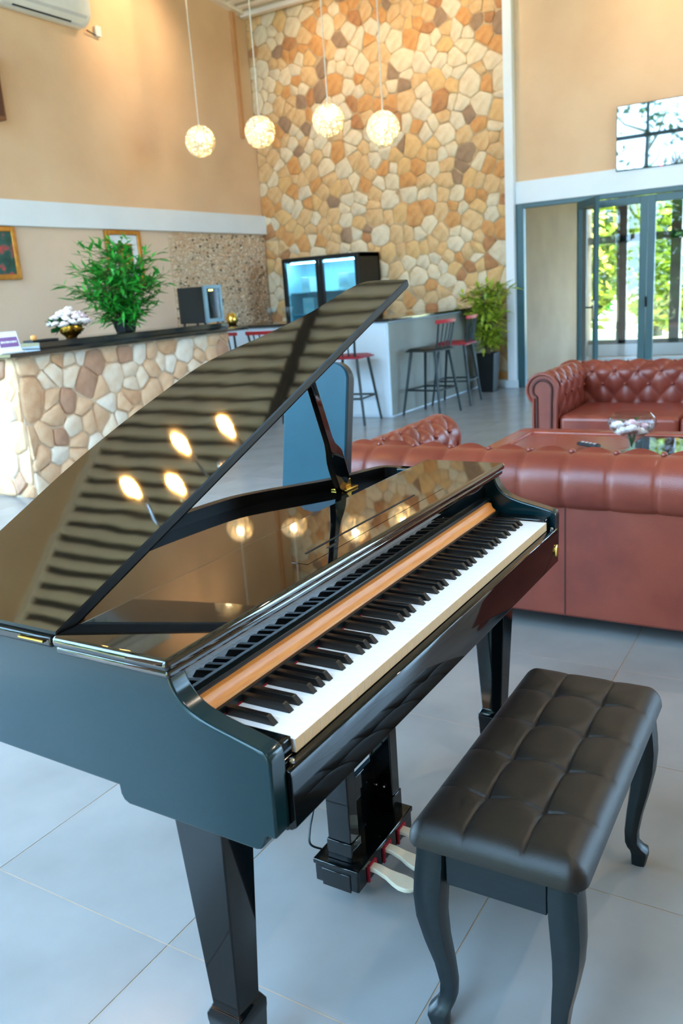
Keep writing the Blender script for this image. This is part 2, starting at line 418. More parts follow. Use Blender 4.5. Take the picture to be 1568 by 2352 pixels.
MB().box((XS-0.16, YN, ZC-0.07), (XS-0.06, YL-0.02, ZC-0.0)).build('cornice', M['ceil'], ceil, bevel=0.01)

# ------------------------------------------------------------------ rubble stones
def clip(poly, nx, ny, d):
    out = []; n = len(poly)
    for i in range(n):
        a, b = poly[i], poly[(i+1) % n]
        da, db = nx*a[0]+ny*a[1]-d, nx*b[0]+ny*b[1]-d
        if da <= 0: out.append(a)
        if (da < 0 < db) or (db < 0 < da):
            t = da/(da-db); out.append((a[0]+(b[0]-a[0])*t, a[1]+(b[1]-a[1])*t))
    return out
def stone_cells(w, h, n, seed, gap, var=0.45):
    rnd = random.Random(seed); P = []
    mean = math.sqrt(w*h/n)
    tries = 0
    while len(P) < n and tries < n*60:
        tries += 1
        r = mean*(0.36 + var*rnd.random()**1.8)
        p = (rnd.uniform(0, w), rnd.uniform(0, h), r)
        if all((p[0]-q[0])**2+(p[1]-q[1])**2 > (0.80*(r+q[2]))**2*(1.0 if tries < n*40 else 0.7) for q in P): P.append(p)
    cells = []
    for i, p in enumerate(P):
        g = gap*rnd.uniform(0.7, 1.5)
        poly = [(g, g), (w-g, g), (w-g, h-g), (g, h-g)]
        near = sorted(((q[0]-p[0])**2+(q[1]-p[1])**2, q) for j, q in enumerate(P) if j != i)[:18]
        for d2, q in near:
            dx, dy = q[0]-p[0], q[1]-p[1]; L = math.sqrt(d2)
            if L < 1e-6: continue
            t = (d2 + p[2]**2 - q[2]**2)/(2*L)
            poly = clip(poly, dx/L, dy/L, (p[0]*dx+p[1]*dy)/L + t - g)
            if len(poly) < 3: break
        if len(poly) >= 3: cells.append(poly)
    return cells
def round_poly(poly, k=0.15):
    out = []; n = len(poly)
    for i in range(n):
        a, b = poly[i], poly[(i+1) % n]
        if math.hypot(b[0]-a[0], b[1]-a[1]) < 0.012: out.append(((a[0]+b[0])/2, (a[1]+b[1])/2)); continue
        out.append((a[0]+(b[0]-a[0])*k, a[1]+(b[1]-a[1])*k)); out.append((a[0]+(b[0]-a[0])*(1-k), a[1]+(b[1]-a[1])*(1-k)))
    return out
def area(p): return abs(sum(p[i][0]*p[(i+1) % len(p)][1]-p[(i+1) % len(p)][0]*p[i][1] for i in range(len(p))))/2
def stone_geo(poly, depth, rnd):
    """base ring on the wall plane, bevelled ring and cap proud of it; returns local (a, b, proud) verts"""
    p = round_poly(poly); n = len(p)
    p = [(q[0]+rnd.uniform(-0.005, 0.005), q[1]+rnd.uniform(-0.005, 0.005)) for q in p]
    cx = sum(q[0] for q in p)/n; cy = sum(q[1] for q in p)/n
    tx, ty = rnd.uniform(-0.10, 0.10), rnd.uniform(-0.10, 0.10)
    vs = [(q[0]-cx, q[1]-cy, 0.0) for q in p]
    for s, dd in ((0.97, 0.55), (0.86, 1.0)):
        for q in p:
            u, v = (q[0]-cx)*s, (q[1]-cy)*s
            u += rnd.uniform(-0.004, 0.004); v += rnd.uniform(-0.004, 0.004)
            vs.append((u, v, depth*dd + u*tx + v*ty + rnd.uniform(-0.002, 0.002)))
    fs = [(i, (i+1) % n, n+(i+1) % n, n+i) for i in range(n)] + [(n+i, n+(i+1) % n, 2*n+(i+1) % n, 2*n+i) for i in range(n)] + [tuple(range(2*n, 3*n))]
    return (cx, cy), vs, fs
def lay_stones(parent, w, h, n, seed, gap, depth, mats, weights, frame, cap=290, name='stone', zmin=-9, var=0.45):
    """frame(a, b, p) -> world point for wall coords (a along, b up, p proud)"""
    rnd = random.Random(seed+1); cells = stone_cells(w, h, n, seed, gap, var)
    cells.sort(key=lambda c: -(area(c) if (project(frame(c[0][0], c[0][1], 0)) or (0, -999))[1] > -60 else 0.0))
    restb = MB(); nr = 0
    for k, c in enumerate(cells):
        if area(c) < 0.0006: continue
        (cx, cy), vs, fs = stone_geo(c, depth*rnd.uniform(0.7, 1.3), rnd)
        mi = rnd.choices(range(len(mats)), weights)[0]
        base = Vector(frame(cx, cy, 0))
        ws = [Vector(frame(cx+v[0], cy+v[1], v[2])) for v in vs]
        if k < cap:
            b = MB().add([w_-base for w_ in ws], fs)
            o = b.build(name, mats[mi], parent, smooth=55, fixn=False); o.location = base
        else:
            restb.add(ws, fs, mi); nr += 1
    if nr:
        o = restb.build(name + '_field', mats, parent, smooth=55, fixn=False); o['kind'] = 'stuff'
lay_stones(wc, YL-3.2, ZC-0.02, 600, 11, 0.0028, 0.012, STONES, (24, 12, 22, 16, 14, 6, 6),
           lambda a, b, p: (XS-p, YL-a, b))

# pebble-dash panel on the lower left wall
rnd = random.Random(5)
panel = MB().box((7.74, YL-0.02, 0.9), (XS-0.03, YL, 2.29)).build('pebble_backing', M['mortar2'], wl)
mb = MB()
for i in range(2600):
    x, z = rnd.uniform(7.76, XS-0.05), rnd.uniform(1.0, 2.275)
    r = rnd.uniform(0.012, 0.024); a = rnd.uniform(0, 3.14); n = 6
    q = [(x + r*math.cos(a+k*math.pi/3)*rnd.uniform(0.8, 1.2), YL-0.02, z + r*0.75*math.sin(a+k*math.pi/3)) for k in range(n)]
    q2 = [(x + (p[0]-x)*0.6, YL-0.032, z + (p[2]-z)*0.6) for p in q]
    mb.loft([q, q2], True, False, mi := rnd.choices((0, 1, 2, 3), (56, 22, 14, 8))[0]); mb.add(q2, [tuple(range(n))], mi)
pb = mb.build('pebbles', [BARSTONES[0], BARSTONES[2], M['mortar2'], mat('dark_pebble', (96, 72, 60), 0.7, var=(70, 52, 44), scale=30)], wl, smooth=60)
pb['kind'] = 'stuff'

# ------------------------------------------------------------------ glazed doors in the right wall
def door_leaf(parent, w, h, d=0.045, rail=0.085, name='leaf'):
    """leaf in local coords: hinge at the origin, leaf along -y, thickness around x"""
    b = MB()
    b.box((-d/2, -rail, 0), (d/2, 0, h)); b.box((-d/2, -w, 0), (d/2, -w+rail, h))
    b.box((-d/2, -w+rail, 0), (d/2, -rail, 0.12)); b.box((-d/2, -w+rail, h-rail), (d/2, -rail, h))
    o = b.build(name, M['teal'], parent, bevel=0.003)
    MB().box((-0.004, -w+rail, 0.12), (0.004, -rail, h-rail)).build('pane', M['glass'], o)
    return o
d1 = MB()
d1.box((XS-0.03, 2.985, 0), (XS+0.06, 3.085, 2.30)); d1.box((XS-0.03, -1.95, 2.245), (XS+0.06, 2.985, 2.30)); d1.box((XS-0.03, -1.95, 0), (XS+0.06, -1.87, 2.245))
door1 = struct(d1.build('door_1', M['teal'], bevel=0.004))
lf = door_leaf(door1, 0.76, 2.225); lf.location = (XS-0.04, 2.285, 0.012); lf.rotation_euler = (0, 0, R(-59))
hb = MB().box((-0.035, -0.745, 0.86), (-0.022, -0.70, 1.08)); h1 = hb.build('lock_plate', M['chrome'], lf, bevel=0.003)
hb = MB().tube([(-0.02, -0.722, 1.0), (-0.075, -0.722, 1.0), (-0.078, -0.66, 1.0), (-0.078, -0.60, 1.0)], 0.009, 8); hb.tube([(0.02, -0.722, 1.0), (0.075, -0.722, 1.0), (0.078, -0.66, 1.0), (0.078, -0.60, 1.0)], 0.009, 8)
hb.build('door_handle', M['black_plastic'], lf, smooth=40)
y = 2.285
for k in range(5):
    l = door_leaf(door1, 0.80, 2.225); l.location = (XS+0.015, y, 0.012)
    MB().tube([(-0.035, 0.0, 0.95), (-0.035, 0.0, 1.07)], 0.012, 8).build('hinge', M['black_plastic'], l, smooth=40)
    y -= 0.805

# veranda beyond the doors
simple('wall_veranda_left', (XS+0.2, 3.25, 0), (XS+4.3, 3.4, 2.9), mat('brown_veranda_plaster', (176, 146, 116), 0.85, var=(166, 136, 108), scale=2))
simple('ceiling_veranda', (XS+0.2, -2.2, 2.75), (XS+4.3, 3.4, 2.9), M['ceil_dark'])
simple('wall_veranda_right', (XS+0.2, -2.3, 0), (XS+4.3, -2.15, 2.9), M['wall_pale'])
M['mull'] = mat('grey_brown_mullion', (128, 116, 102), 0.5, var=(116, 104, 92))
vb = MB(); XV = XS+4.1
vb.box((XV, -2.15, 0), (XV+0.1, 3.25, 0.20)); wv = struct(vb.build('wall_veranda_end', M['band']))
wf = MB()
yy = 2.78
while yy > -2.0:
    wf.box((XV, yy-0.16, 0.20), (XV+0.1, yy, 2.75)); yy -= 0.85
wf.box((XV, -2.15, 1.86), (XV+0.1, 3.25, 1.98)); wf.box((XV, -2.15, 2.62), (XV+0.1, 3.25, 2.75)); wf.box((XV, -2.15, 0.20), (XV+0.1, 3.25, 0.27))
w4 = struct(wf.build('window_4', M['mull']))
MB().box((XV+0.045, -2.1, 0.27), (XV+0.055, 3.2, 2.62)).build('pane', M['glass'], w4)
po = add_light('daylight_portal', 'AREA', (XV-0.02, 0.5, 1.55), 1.0, (1, 1, 1), shape='RECTANGLE', size=5.2, size_y=2.2)
po.rotation_euler = (R(90), 0, R(90)); po.data.cycles.is_portal = True

# ------------------------------------------------------------------ outdoors seen through the panes
M['lawn'] = mat('lawn_ground', (150, 156, 96), 0.9, var=(176, 160, 120), scale=2)
simple('ground_outside', (-40, -40, -0.30), (60, 50, -0.13), M['lawn'])
def leaf_blob(mb, c, rx, ry, rz, n, size, rnd, mi=1):
    for i in range(n):
        while True:
            p = (rnd.uniform(-1, 1), rnd.uniform(-1, 1), rnd.uniform(-1, 1))
            if 0.15 < sum(q*q for q in p) < 1: break
        b = Vector((c[0]+p[0]*rx, c[1]+p[1]*ry, c[2]+p[2]*rz))
        d = Vector((rnd.uniform(-1, 1), rnd.uniform(-1, 1), rnd.uniform(-0.6, 0.8))).normalized()
        s = size*rnd.uniform(0.6, 1.3); side = d.cross(Vector((rnd.uniform(-1, 1), rnd.uniform(-1, 1), 1))).normalized()*s*0.28
        mb.add([b, b+d*s*0.5+side, b+d*s, b+d*s*0.5-side], [(0, 1, 2, 3)], mi)
def tree(loc, h, spread, nleaf, leafm, label, seed, group, size=0.3):
    rnd = random.Random(seed)
    t = thing('tree', label, 'tree', loc, 0, group)
    w = MB(); w.tube([(0, 0, -0.1), (0.05, 0.03, h*0.3), (-0.04, 0.06, h*0.62), (0.02, 0, h*0.95)], [0.13, 0.11, 0.08, 0.03], 8)
    ends = []
    for k in range(7):
        a = k*2.4; z0 = h*(0.35+0.08*k); e = (spread*0.8*math.cos(a), spread*0.8*math.sin(a), z0+h*0.16)
        w.tube([(0, 0, z0), (e[0]*0.5, e[1]*0.5, z0+h*0.05), e], [0.06, 0.04, 0.02], 6); ends.append(e)
    w.build('trunk', M['stem'], t, smooth=50)
    l = MB()
    for e in ends + [(0, 0, h)]: leaf_blob(l, e, spread*0.5, spread*0.5, h*0.16, nleaf//8, size, rnd, 0)
    f = l.build('foliage', leafm, t, fixn=False); f['kind'] = 'stuff'
    return t
tg = 'trees outside the window'
tree((-9.6, 5.4, -0.13), 7.0, 2.0, 500, M['leaf_dark'], 'bare-branched tree with thin dark leaves reflected in the wall screen', 3, tg)
tree((-9.5, -1.6, -0.13), 6.0, 2.2, 800, M['leaf_dark'], 'shorter leafy tree outside the middle tall window', 4, tg)
def bush(loc, h, r, n, leafm, label, seed):
    rnd = random.Random(seed); t = thing('garden_tree', label, 'tree', loc, 0, 'garden trees beyond the veranda')
    w = MB()
    for k in range(5):
        a = k*1.3; w.tube([(0.1*math.cos(a), 0.1*math.sin(a), -0.05), (r*0.3*math.cos(a), r*0.3*math.sin(a), h*0.5), (r*0.55*math.cos(a), r*0.55*math.sin(a), h*0.95)], [0.06, 0.045, 0.02], 6)
    w.build('trunk', M['stem'], t, smooth=50)
    l = MB(); leaf_blob(l, (0, 0, h*0.55), r, r, h*0.52, n, 0.26, rnd, 0)
    f = l.build('foliage', leafm, t, fixn=False); f['kind'] = 'stuff'
for k, (x, y, h, r, m, lab) in enumerate([(17.2, 4.4, 5.2, 1.0, 'leaf_y', 'yellow-green tree seen through the glass nearest the open door leaf'), (17.4, 2.1, 5.0, 1.0, 'leaf_y', 'yellow-green tree seen through the second glazed leaf'),
                                      (20.2, 3.3, 5.6, 1.3, 'leaf_y', 'tall garden tree seen between the two nearer ones'), (23.6, 6.0, 5.2, 1.5, 'leaf', 'deep green tree furthest back in the garden'), (23.6, 1.8, 5.0, 1.5, 'leaf_y', 'broad tree at the right of the garden view')]):
    bush((x, y, -0.13), h, r, 7000, M[m], lab, 20+k)

for k, (x, y, lab) in enumerate([(-6.4, 0.9, 'low leafy bush added outside the window to darken the sky mirrored in the door glass'), (-6.6, 3.7, 'broad leafy bush added outside the tall window behind the piano to cover low sky'), (-6.5, 6.5, 'leafy bush added outside the corner of the window wall to cut low daylight'), (-6.7, 9.3, 'leafy bush added furthest left outside the window wall to block low sky')]):
    bush((x, y, -0.13), 3.3, 1.2, 2200, M['leaf'], lab, 70+k)  # unseen bushes added to darken the low sky behind the window wall

# ------------------------------------------------------------------ digital baby grand piano
# x runs along the keyboard from the bass end, y to the tail, z up; key fronts at y = 0, key tops at z = 0.75
P = thing('grand_piano', 'small glossy black grand piano with raised lid and open keyboard', 'piano')
PX0, PX1 = -0.08, 1.305
ZT = 0.89
side_poly = [(0.72, 0.646), (0.304, 0.637), (0.303, 0.622), (0.297, 0.611), (0.286, 0.606), (0.03, 0.603), (0.020, 0.606), (0.014, 0.615), (0.010, 0.631), (-0.010, 0.632),
             (-0.012, 0.755), (-0.009, 0.766), (0.0, 0.772)] + spline([(0.0, 0.772), (0.05, 0.784), (0.092, 0.794), (0.124, 0.806), (0.146, 0.824), (0.158, 0.845), (0.162, 0.868)], 4)[1:] + [(0.72, 0.868)]
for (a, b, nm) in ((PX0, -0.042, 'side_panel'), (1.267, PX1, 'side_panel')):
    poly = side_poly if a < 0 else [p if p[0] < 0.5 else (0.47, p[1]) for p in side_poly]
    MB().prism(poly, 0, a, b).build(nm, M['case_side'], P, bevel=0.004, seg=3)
# curved rim round the tail, treble bend to bass corner
lid_out = [(1.30, 0.394), (1.318, 0.515), (1.285, 0.555), (1.13, 0.606), (1.01, 0.676), (0.925, 0.730), (0.83, 0.770), (0.65, 0.792), (0.50, 0.799), (0.34, 0.795), (0.20, 0.778), (0.08, 0.765), (-0.03, 0.748), (-0.08, 0.70)]
rim_c = spline([(1.286, 0.40), (1.292, 0.500), (1.262, 0.538), (1.11, 0.59), (0.99, 0.662), (0.91, 0.713), (0.82, 0.752), (0.65, 0.773), (0.50, 0.78), (0.34, 0.776), (0.20, 0.76), (0.08, 0.748), (-0.02, 0.73), (-0.062, 0.685), (-0.062, 0.60)], 5)
def strip(pts, th, z0, z1):
    L_, R_ = [], []
    for i, p in enumerate(pts):
        a = pts[max(i-1, 0)]; b = pts[min(i+1, len(pts)-1)]
        dx, dy = b[0]-a[0], b[1]-a[1]; l = math.hypot(dx, dy); nx, ny = -dy/l, dx/l
        L_.append((p[0]+nx*th/2, p[1]+ny*th/2)); R_.append((p[0]-nx*th/2, p[1]-ny*th/2))
    m = MB(); rings = [[(l[0], l[1], z0), (r[0], r[1], z0), (r[0], r[1], z1), (l[0], l[1], z1)] for l, r in zip(L_, R_)]
    return m.loft(rings)
strip(rim_c, 0.026, 0.642, 0.868).build('rim', M['edge'], P, smooth=30)
deck_poly = [(p[0]*0.985+0.01, p[1]-0.012) for p in rim_c] + [(-0.05, 0.2), (1.27, 0.2)]
MB().prism(deck_poly, 2, 0.815, 0.838).build('deck', M['lacquer_top'], P)
MB().prism([(p[0]*0.985+0.01, p[1]-0.012) for p in rim_c] + [(-0.05, 0.02), (1.27, 0.02)], 2, 0.645, 0.665).build('bottom_board', M['lacquer'], P)
# front top panel with stepped moulding
tp = MB(); tp.box((-0.094, 0.148, 0.870), (1.319, 0.396, ZT)); top = tp.build('top_panel', M['lacquer_top'], P, bevel=0.009, seg=5)
MB().box((-0.088, 0.153, 0.857), (1.313, 0.394, 0.871)).build('moulding', M['lacquer_top'], P, bevel=0.005, seg=4)
MB().box((-0.05, 0.175, 0.838), (1.275, 0.386, 0.868)).build('action_cover', M['lacquer_top'], P)
# music desk lying folded in the top panel
MB().box((0.352, 0.192, ZT-0.001), (0.985, 0.229, ZT+0.0007)).build('music_desk', M['lacquer_top'], P)
MB().box((0.41, 0.232, ZT-0.004), (0.905, 0.2365, ZT+0.0010)).build('desk_groove', M['groove'], P)
MB().box((0.455, 0.205, ZT+0.0005), (0.485, 0.213, ZT+0.0014)).build('finger_notch', M['groove'], P)
# fallboard, wooden rail, key blocks, key slip
fb = MB().prism([(0.186, 0.776), (0.1925, 0.868), (0.215, 0.868), (0.215, 0.76)], 0, -0.042, 1.267); fb.build('fallboard', M['fallboard'], P)
MB().prism([(0.176, 0.788), (0.1735, 0.789), (0.1735, 0.798), (0.190, 0.800), (0.190, 0.788)], 0, -0.040, 1.265).build('fallboard_lip', M['satin'], P, bevel=0.0015)
rp = [(0.152, 0.7655), (0.153, 0.770), (0.1585, 0.7735), (0.1625, 0.779), (0.1645, 0.788), (0.176, 0.790), (0.187, 0.790), (0.187, 0.765), (0.165, 0.762)]
MB().prism(rp, 0, -0.022, 1.247).build('wooden_rail', M['rail'], P, bevel=0.0008)
MB().box((-0.03, 0.1455, 0.7535), (1.255, 0.187, 0.7657)).build('rail_base', M['satin'], P)
MB().box((-0.012, 0.1450, 0.746), (1.237, 0.1515, 0.7532)).build('felt_strip', M['felt'], P)
for (a, b) in ((-0.042, -0.002), (1.227, 1.267)):
    MB().box((a, 0.004, 0.665), (b, 0.186, 0.757)).build('key_block', M['lacquer'], P, bevel=0.003)
sl = MB().prism([(0.003, 0.632), (0.003, 0.7245), (-0.004, 0.7265), (-0.0165, 0.7225), (-0.019, 0.715), (-0.019, 0.63), (-0.01, 0.624), (0.003, 0.624)], 0, -0.042, 1.267)
sl.build('key_slip', M['lacquer'], P, bevel=0.001)
MB().box((-0.042, -0.004, 0.600+0.02), (1.267, 0.19, 0.645)).build('key_bed', M['lacquer'], P, bevel=0.003)
for x in (-0.022, 1.247):
    MB().lathe([(0.0055, 0), (0.0055, 0.004), (0.003, 0.006)], (x, -0.006, 0.7255), 14).build('lock_pin', M['chrome'], P, smooth=40)
jk = MB().lathe([(0.017, 0), (0.017, 0.004), (0.013, 0.006), (0.006, 0.006)], (0, 0, 0), 24).build('jack_plate', M['brass'], P, smooth=40)
jk.rotation_euler = (R(90), 0, 0); jk.location = (1.243, -0.019, 0.668)
# 52 white keys and 36 black keys
KW = 1.225/52
wk = MB(); wk.box((0.00025, 0.0, 0.7275), (KW-0.00025, 0.15, 0.75))
wk_me = wk.mesh('white_key', [M['ivory'], M['key_front']])
for p in wk_me.polygons:
    if p.normal.y < -0.9: p.material_index = 1
bk = MB(); hw = 0.0066
bk.loft([[(-hw, 0.0, 0.750), (hw, 0.0, 0.750), (hw*0.94, 0.012, 0.7628), (-hw*0.94, 0.012, 0.7628)]] +
        [[(-hw, 0.003, 0.748), (hw, 0.003, 0.748), (hw*0.87, 0.0145, 0.7642), (-hw*0.87, 0.0145, 0.7642)], [(-hw, 0.096, 0.748), (hw, 0.096, 0.748), (hw*0.87, 0.096, 0.7642), (-hw*0.87, 0.096, 0.7642)]])
bk_me = bk.mesh('black_key', M['ebony'])
names = 'ABCDEFG'
for i in range(52):
    o = bpy.data.objects.new('white_key', wk_me); COL.objects.link(o); o.parent = P; o.location = (i*KW, 0, 0)
    md = o.modifiers.new('bevel', 'BEVEL'); md.width = 0.0005; md.segments = 2
    n = names[i % 7]
    if n in 'ACDFG' and i < 51:
        off = {'A': 0.10, 'C': -0.10, 'D': 0.10, 'F': -0.14, 'G': 0.0}[n]
        b = bpy.data.objects.new('black_key', bk_me); COL.objects.link(b); b.parent = P; b.location = ((i+1)*KW+off*0.016, 0.051, 0)
        md = b.modifiers.new('bevel', 'BEVEL'); md.width = 0.0012; md.segments = 2
# raised lid, hinged on the bass side
ANG = R(21.3); HX, HZ = -0.08, 0.894
def lidpt(u, v, w): return (HX + u*math.cos(ANG) - w*math.sin(ANG), v, HZ + u*math.sin(ANG) + w*math.cos(ANG))
L2 = [(p[0]+0.08, p[1]) for p in [(0.0-0.085, 0.394), (1.344, 0.394)]] + spline([(1.428, 0.42), (1.434, 0.515), (1.40, 0.553), (1.30, 0.583), (1.21, 0.612), (1.09, 0.678), (1.007, 0.731), (0.911, 0.773), (0.731, 0.793), (0.588, 0.800), (0.432, 0.796), (0.29, 0.782), (0.16, 0.768), (0.05, 0.752), (0.0, 0.71)], 5) + [(-0.005, 0.62)]
n = len(L2); lb = MB()
ringsL = []
cxl, cyl = 0.6, 0.58
for (s, w) in ((0.994, 0.0), (1.0, -0.004), (1.0, -0.018), (0.994, -0.022)):
    ringsL.append([lidpt(cxl+(p[0]-cxl)*s, cyl+(p[1]-cyl)*(s if s < 1 else 1), w) for p in L2])
lb.loft(ringsL, True, False, 1)
lb.add(ringsL[0], [tuple(range(n))[::-1]], 0); lb.add(ringsL[-1], [tuple(range(n))], 0)
lid = lb.build('lid', [M['lid'], M['edge']], P, smooth=12, fixn=False)
# hinge and side moulding along the bass edge
MB().tube([(-0.0925, 0.415, 0.877), (-0.0925, 0.475, 0.877)], 0.0022, 8).build('lid_hinge', M['brass'], P, smooth=40)
MB().box((-0.090, 0.40, 0.866), (-0.05, 0.705, 0.8855)).build('side_moulding', M['lacquer'], P, bevel=0.005, seg=3)
# prop: broad lower blade and slim upper stick, pivoting in a brass bracket
pb0 = Vector((1.108, 0.560, 0.842)); pt0 = Vector((0.765, 0.425, 1.190))
dd = (pt0-pb0).normalized(); sv = dd.cross(Vector((0, 1, 0))).normalized(); nv = dd.cross(sv).normalized()
def prof(ts):
    b = MB(); rings = []
    for t, w, o, th in ts:
        c = pb0.lerp(pt0, t) + sv*o
        rings.append([c+sv*w+nv*th, c-sv*w+nv*th, c-sv*w-nv*th, c+sv*w-nv*th])
    return b.loft(rings)
prof([(0.0, 0.024, 0, 0.009), (0.04, 0.034, 0, 0.009), (0.30, 0.036, 0, 0.009), (0.36, 0.030, 0.003, 0.009), (0.44, 0.017, 0.004, 0.009), (0.50, 0.014, 0.003, 0.008), (1.0, 0.012, 0, 0.008)]).build('lid_prop', M['lacquer'], P, bevel=0.002)
MB().box((1.075, 0.53, 0.838), (1.14, 0.585, 0.8445)).box((1.085, 0.548, 0.8445), (1.13, 0.556, 0.866)).box((1.085, 0.566, 0.8445), (1.13, 0.574, 0.866)).build('prop_bracket', M['brass'], P, bevel=0.002)
# legs
def piano_leg(cx, cy):
    b = MB(); rings = []
    for z, h, k in ((0.625, 0.043, 0.053), (0.60, 0.043, 0.053), (0.178, 0.030, 0.030), (0.172, 0.033, 0.033), (0.160, 0.039, 0.039), (0.146, 0.039, 0.039), (0.138, 0.038, 0.038), (0.03, 0.033, 0.033), (0.0, 0.033, 0.033)):
        rings.append([(cx-h, cy-k, z), (cx+h, cy-k, z), (cx+h, cy+k, z), (cx-h, cy+k, z)])
    return b.loft(rings).build('leg', M['lacquer'], P, bevel=0.003)
piano_leg(0.016, 0.195); piano_leg(1.215, 0.155); piano_leg(0.60, 0.66)
# pedal lyre
ly = MB(); ly.box((0.485, 0.215, 0.038), (0.765, 0.333, 0.098)); lyre = ly.build('pedal_box', M['lacquer'], P, bevel=0.004, seg=3)
MB().box((0.482, 0.212, 0.085), (0.768, 0.336, 0.099)).build('box_moulding', M['lacquer'], lyre, bevel=0.003)
MB().box((0.4825, 0.235, 0.034), (0.487, 0.313, 0.080)).build('end_panel', M['lacquer'], lyre, bevel=0.002)
for x in (0.505, 0.715):
    MB().box((x, 0.240, 0.099), (x+0.040, 0.302, 0.63)).build('lyre_post', M['lacquer'], P, bevel=0.003)
    MB().box((x-0.003, 0.237, 0.099), (x+0.043, 0.305, 0.150)).build('post_shoe', M['lacquer'], P, bevel=0.002)
MB().box((0.545, 0.285, 0.099), (0.715, 0.30, 0.25)).build('lyre_back_board', M['lacquer'], P, bevel=0.002)
for yy in (0.262, 0.284):
    MB().sphere((0.7125, yy, 0.175), 0.005, 8, 6).build('screw_head', M['chrome'], P, smooth=60)
for x in (0.548, 0.625, 0.702):
    b = MB(); rings = []
    for y_, w, z, t in ((0.222, 0.012, 0.070, 0.006), (0.195, 0.012, 0.069, 0.006), (0.170, 0.014, 0.062, 0.006), (0.152, 0.019, 0.056, 0.006), (0.135, 0.0225, 0.0525, 0.006), (0.118, 0.0215, 0.051, 0.006), (0.106, 0.016, 0.050, 0.0055), (0.099, 0.008, 0.050, 0.004)):
        rings.append([(x-w, y_, z-t), (x+w, y_, z-t), (x+w, y_, z+t), (x-w, y_, z+t)])
    pd = b.loft(rings).build('pedal', M['cream_pedal'], P, smooth=40, bevel=0.0025)
    f = MB(); f.box((x-0.020, 0.2105, 0.040), (x-0.014, 0.2155, 0.082)).box((x+0.014, 0.2105, 0.040), (x+0.020, 0.2155, 0.082)).box((x-0.014, 0.2105, 0.078), (x+0.014, 0.2155, 0.084))
    f.build('felt_surround', M['felt'], pd)
# cables hanging under the key bed
MB().tube(spline([(0.52, 0.335, 0.098), (0.50, 0.352, 0.12), (0.515, 0.36, 0.15), (0.56, 0.37, 0.22), (0.60, 0.40, 0.40), (0.66, 0.42, 0.648)], 6), 0.0028, 6).build('pedal_cable', M['satin'], P, smooth=60)
M['yellow'] = mat('yellow_cable', (214, 190, 90), 0.5, var=(190, 170, 80))
MB().tube(spline([(0.60, 0.40, 0.648), (0.585, 0.37, 0.50), (0.60, 0.34, 0.35), (0.66, 0.33, 0.20), (0.70, 0.345, 0.1)], 6), 0.003, 6).build('power_cable', M['yellow'], P, smooth=60)
MB().tube(spline([(0.60, 0.25, 0.62), (0.625, 0.26, 0.565), (0.67, 0.27, 0.56), (0.70, 0.27, 0.62)], 6), 0.003, 6).build('looped_cable', M['satin'], P, smooth=60)

# ------------------------------------------------------------------ piano bench
BL, BW = 0.72, 0.325
bench = thing('piano_bench', 'black tufted leather piano bench with curved legs', 'bench', (0.602, -0.200, 0), R(0.6))
bench.scale = (1, 1, 0.965)
def bench_top(u, v):
    x, y = (u-0.5)*BL, (v-0.5)*BW; r = 0.035
    ax, ay = abs(x)-(BL/2-r), abs(y)-(BW/2-r)
    if ax > 0 and ay > 0:
        h = math.hypot(ax, ay)
        if h > r:
            x = math.copysign(BL/2-r+ax/h*r, x); y = math.copysign(BW/2-r+ay/h*r, y)
    ax, ay = abs(x)-(BL/2-r), abs(y)-(BW/2-r)
    e = r - math.hypot(max(ax, 0), max(ay, 0)) + (min(max(ax, ay), 0) * -1 if max(ax, ay) < 0 else 0)
    e = max(e, 0.0)
    k = min(e/0.05, 1.0); z = 0.437 + 0.046*math.sqrt(max(0.0, 1-(1-k)**2.4)) + 0.006*min(1, e/0.12)
    gx = [(-BL/2 + BL*i/5) for i in range(1, 5)]; gy = [-BW/6, BW/6]
    dx = min(abs(x-g) for g in gx); dy = min(abs(y-g) for g in gy)
    fade = min(1.0, e/0.03)
    rb = math.hypot(dx, dy)
    z -= fade*0.0042*math.exp(-(dx/0.0028)**2)*(0.35+0.65*math.exp(-(dy/0.05)**2)) + fade*0.0042*math.exp(-(dy/0.0028)**2)*(0.5+0.5*math.exp(-(dx/0.06)**2))
    z -= 0.010*math.exp(-(rb/0.024)**2) + 0.0022*math.exp(-(min(dx, dy)/0.016)**2)*fade
    return (x, y, z)
b = MB().grid(bench_top, 260, 120)
b.build('cushion', M['leather_black'], bench, smooth=70)
MB().prism([(p[0], p[1]) for p in [(-BL/2+0.012, -BW/2+0.012), (BL/2-0.012, -BW/2+0.012), (BL/2-0.012, BW/2-0.012), (-BL/2+0.012, BW/2-0.012)]], 2, 0.425, 0.4385).build('seat_board', M['satin'], bench, bevel=0.004)
for s in (-1, 1):
    MB().box((-BL/2+0.075, s*(BW/2-0.045), 0.352), (BL/2-0.075, s*(BW/2-0.027), 0.426)).build('apron', M['satin'], bench, bevel=0.002)
    MB().box((s*(BL/2-0.045), -BW/2+0.07, 0.352), (s*(BL/2-0.027), BW/2-0.07, 0.426)).build('apron', M['satin'], bench, bevel=0.002)
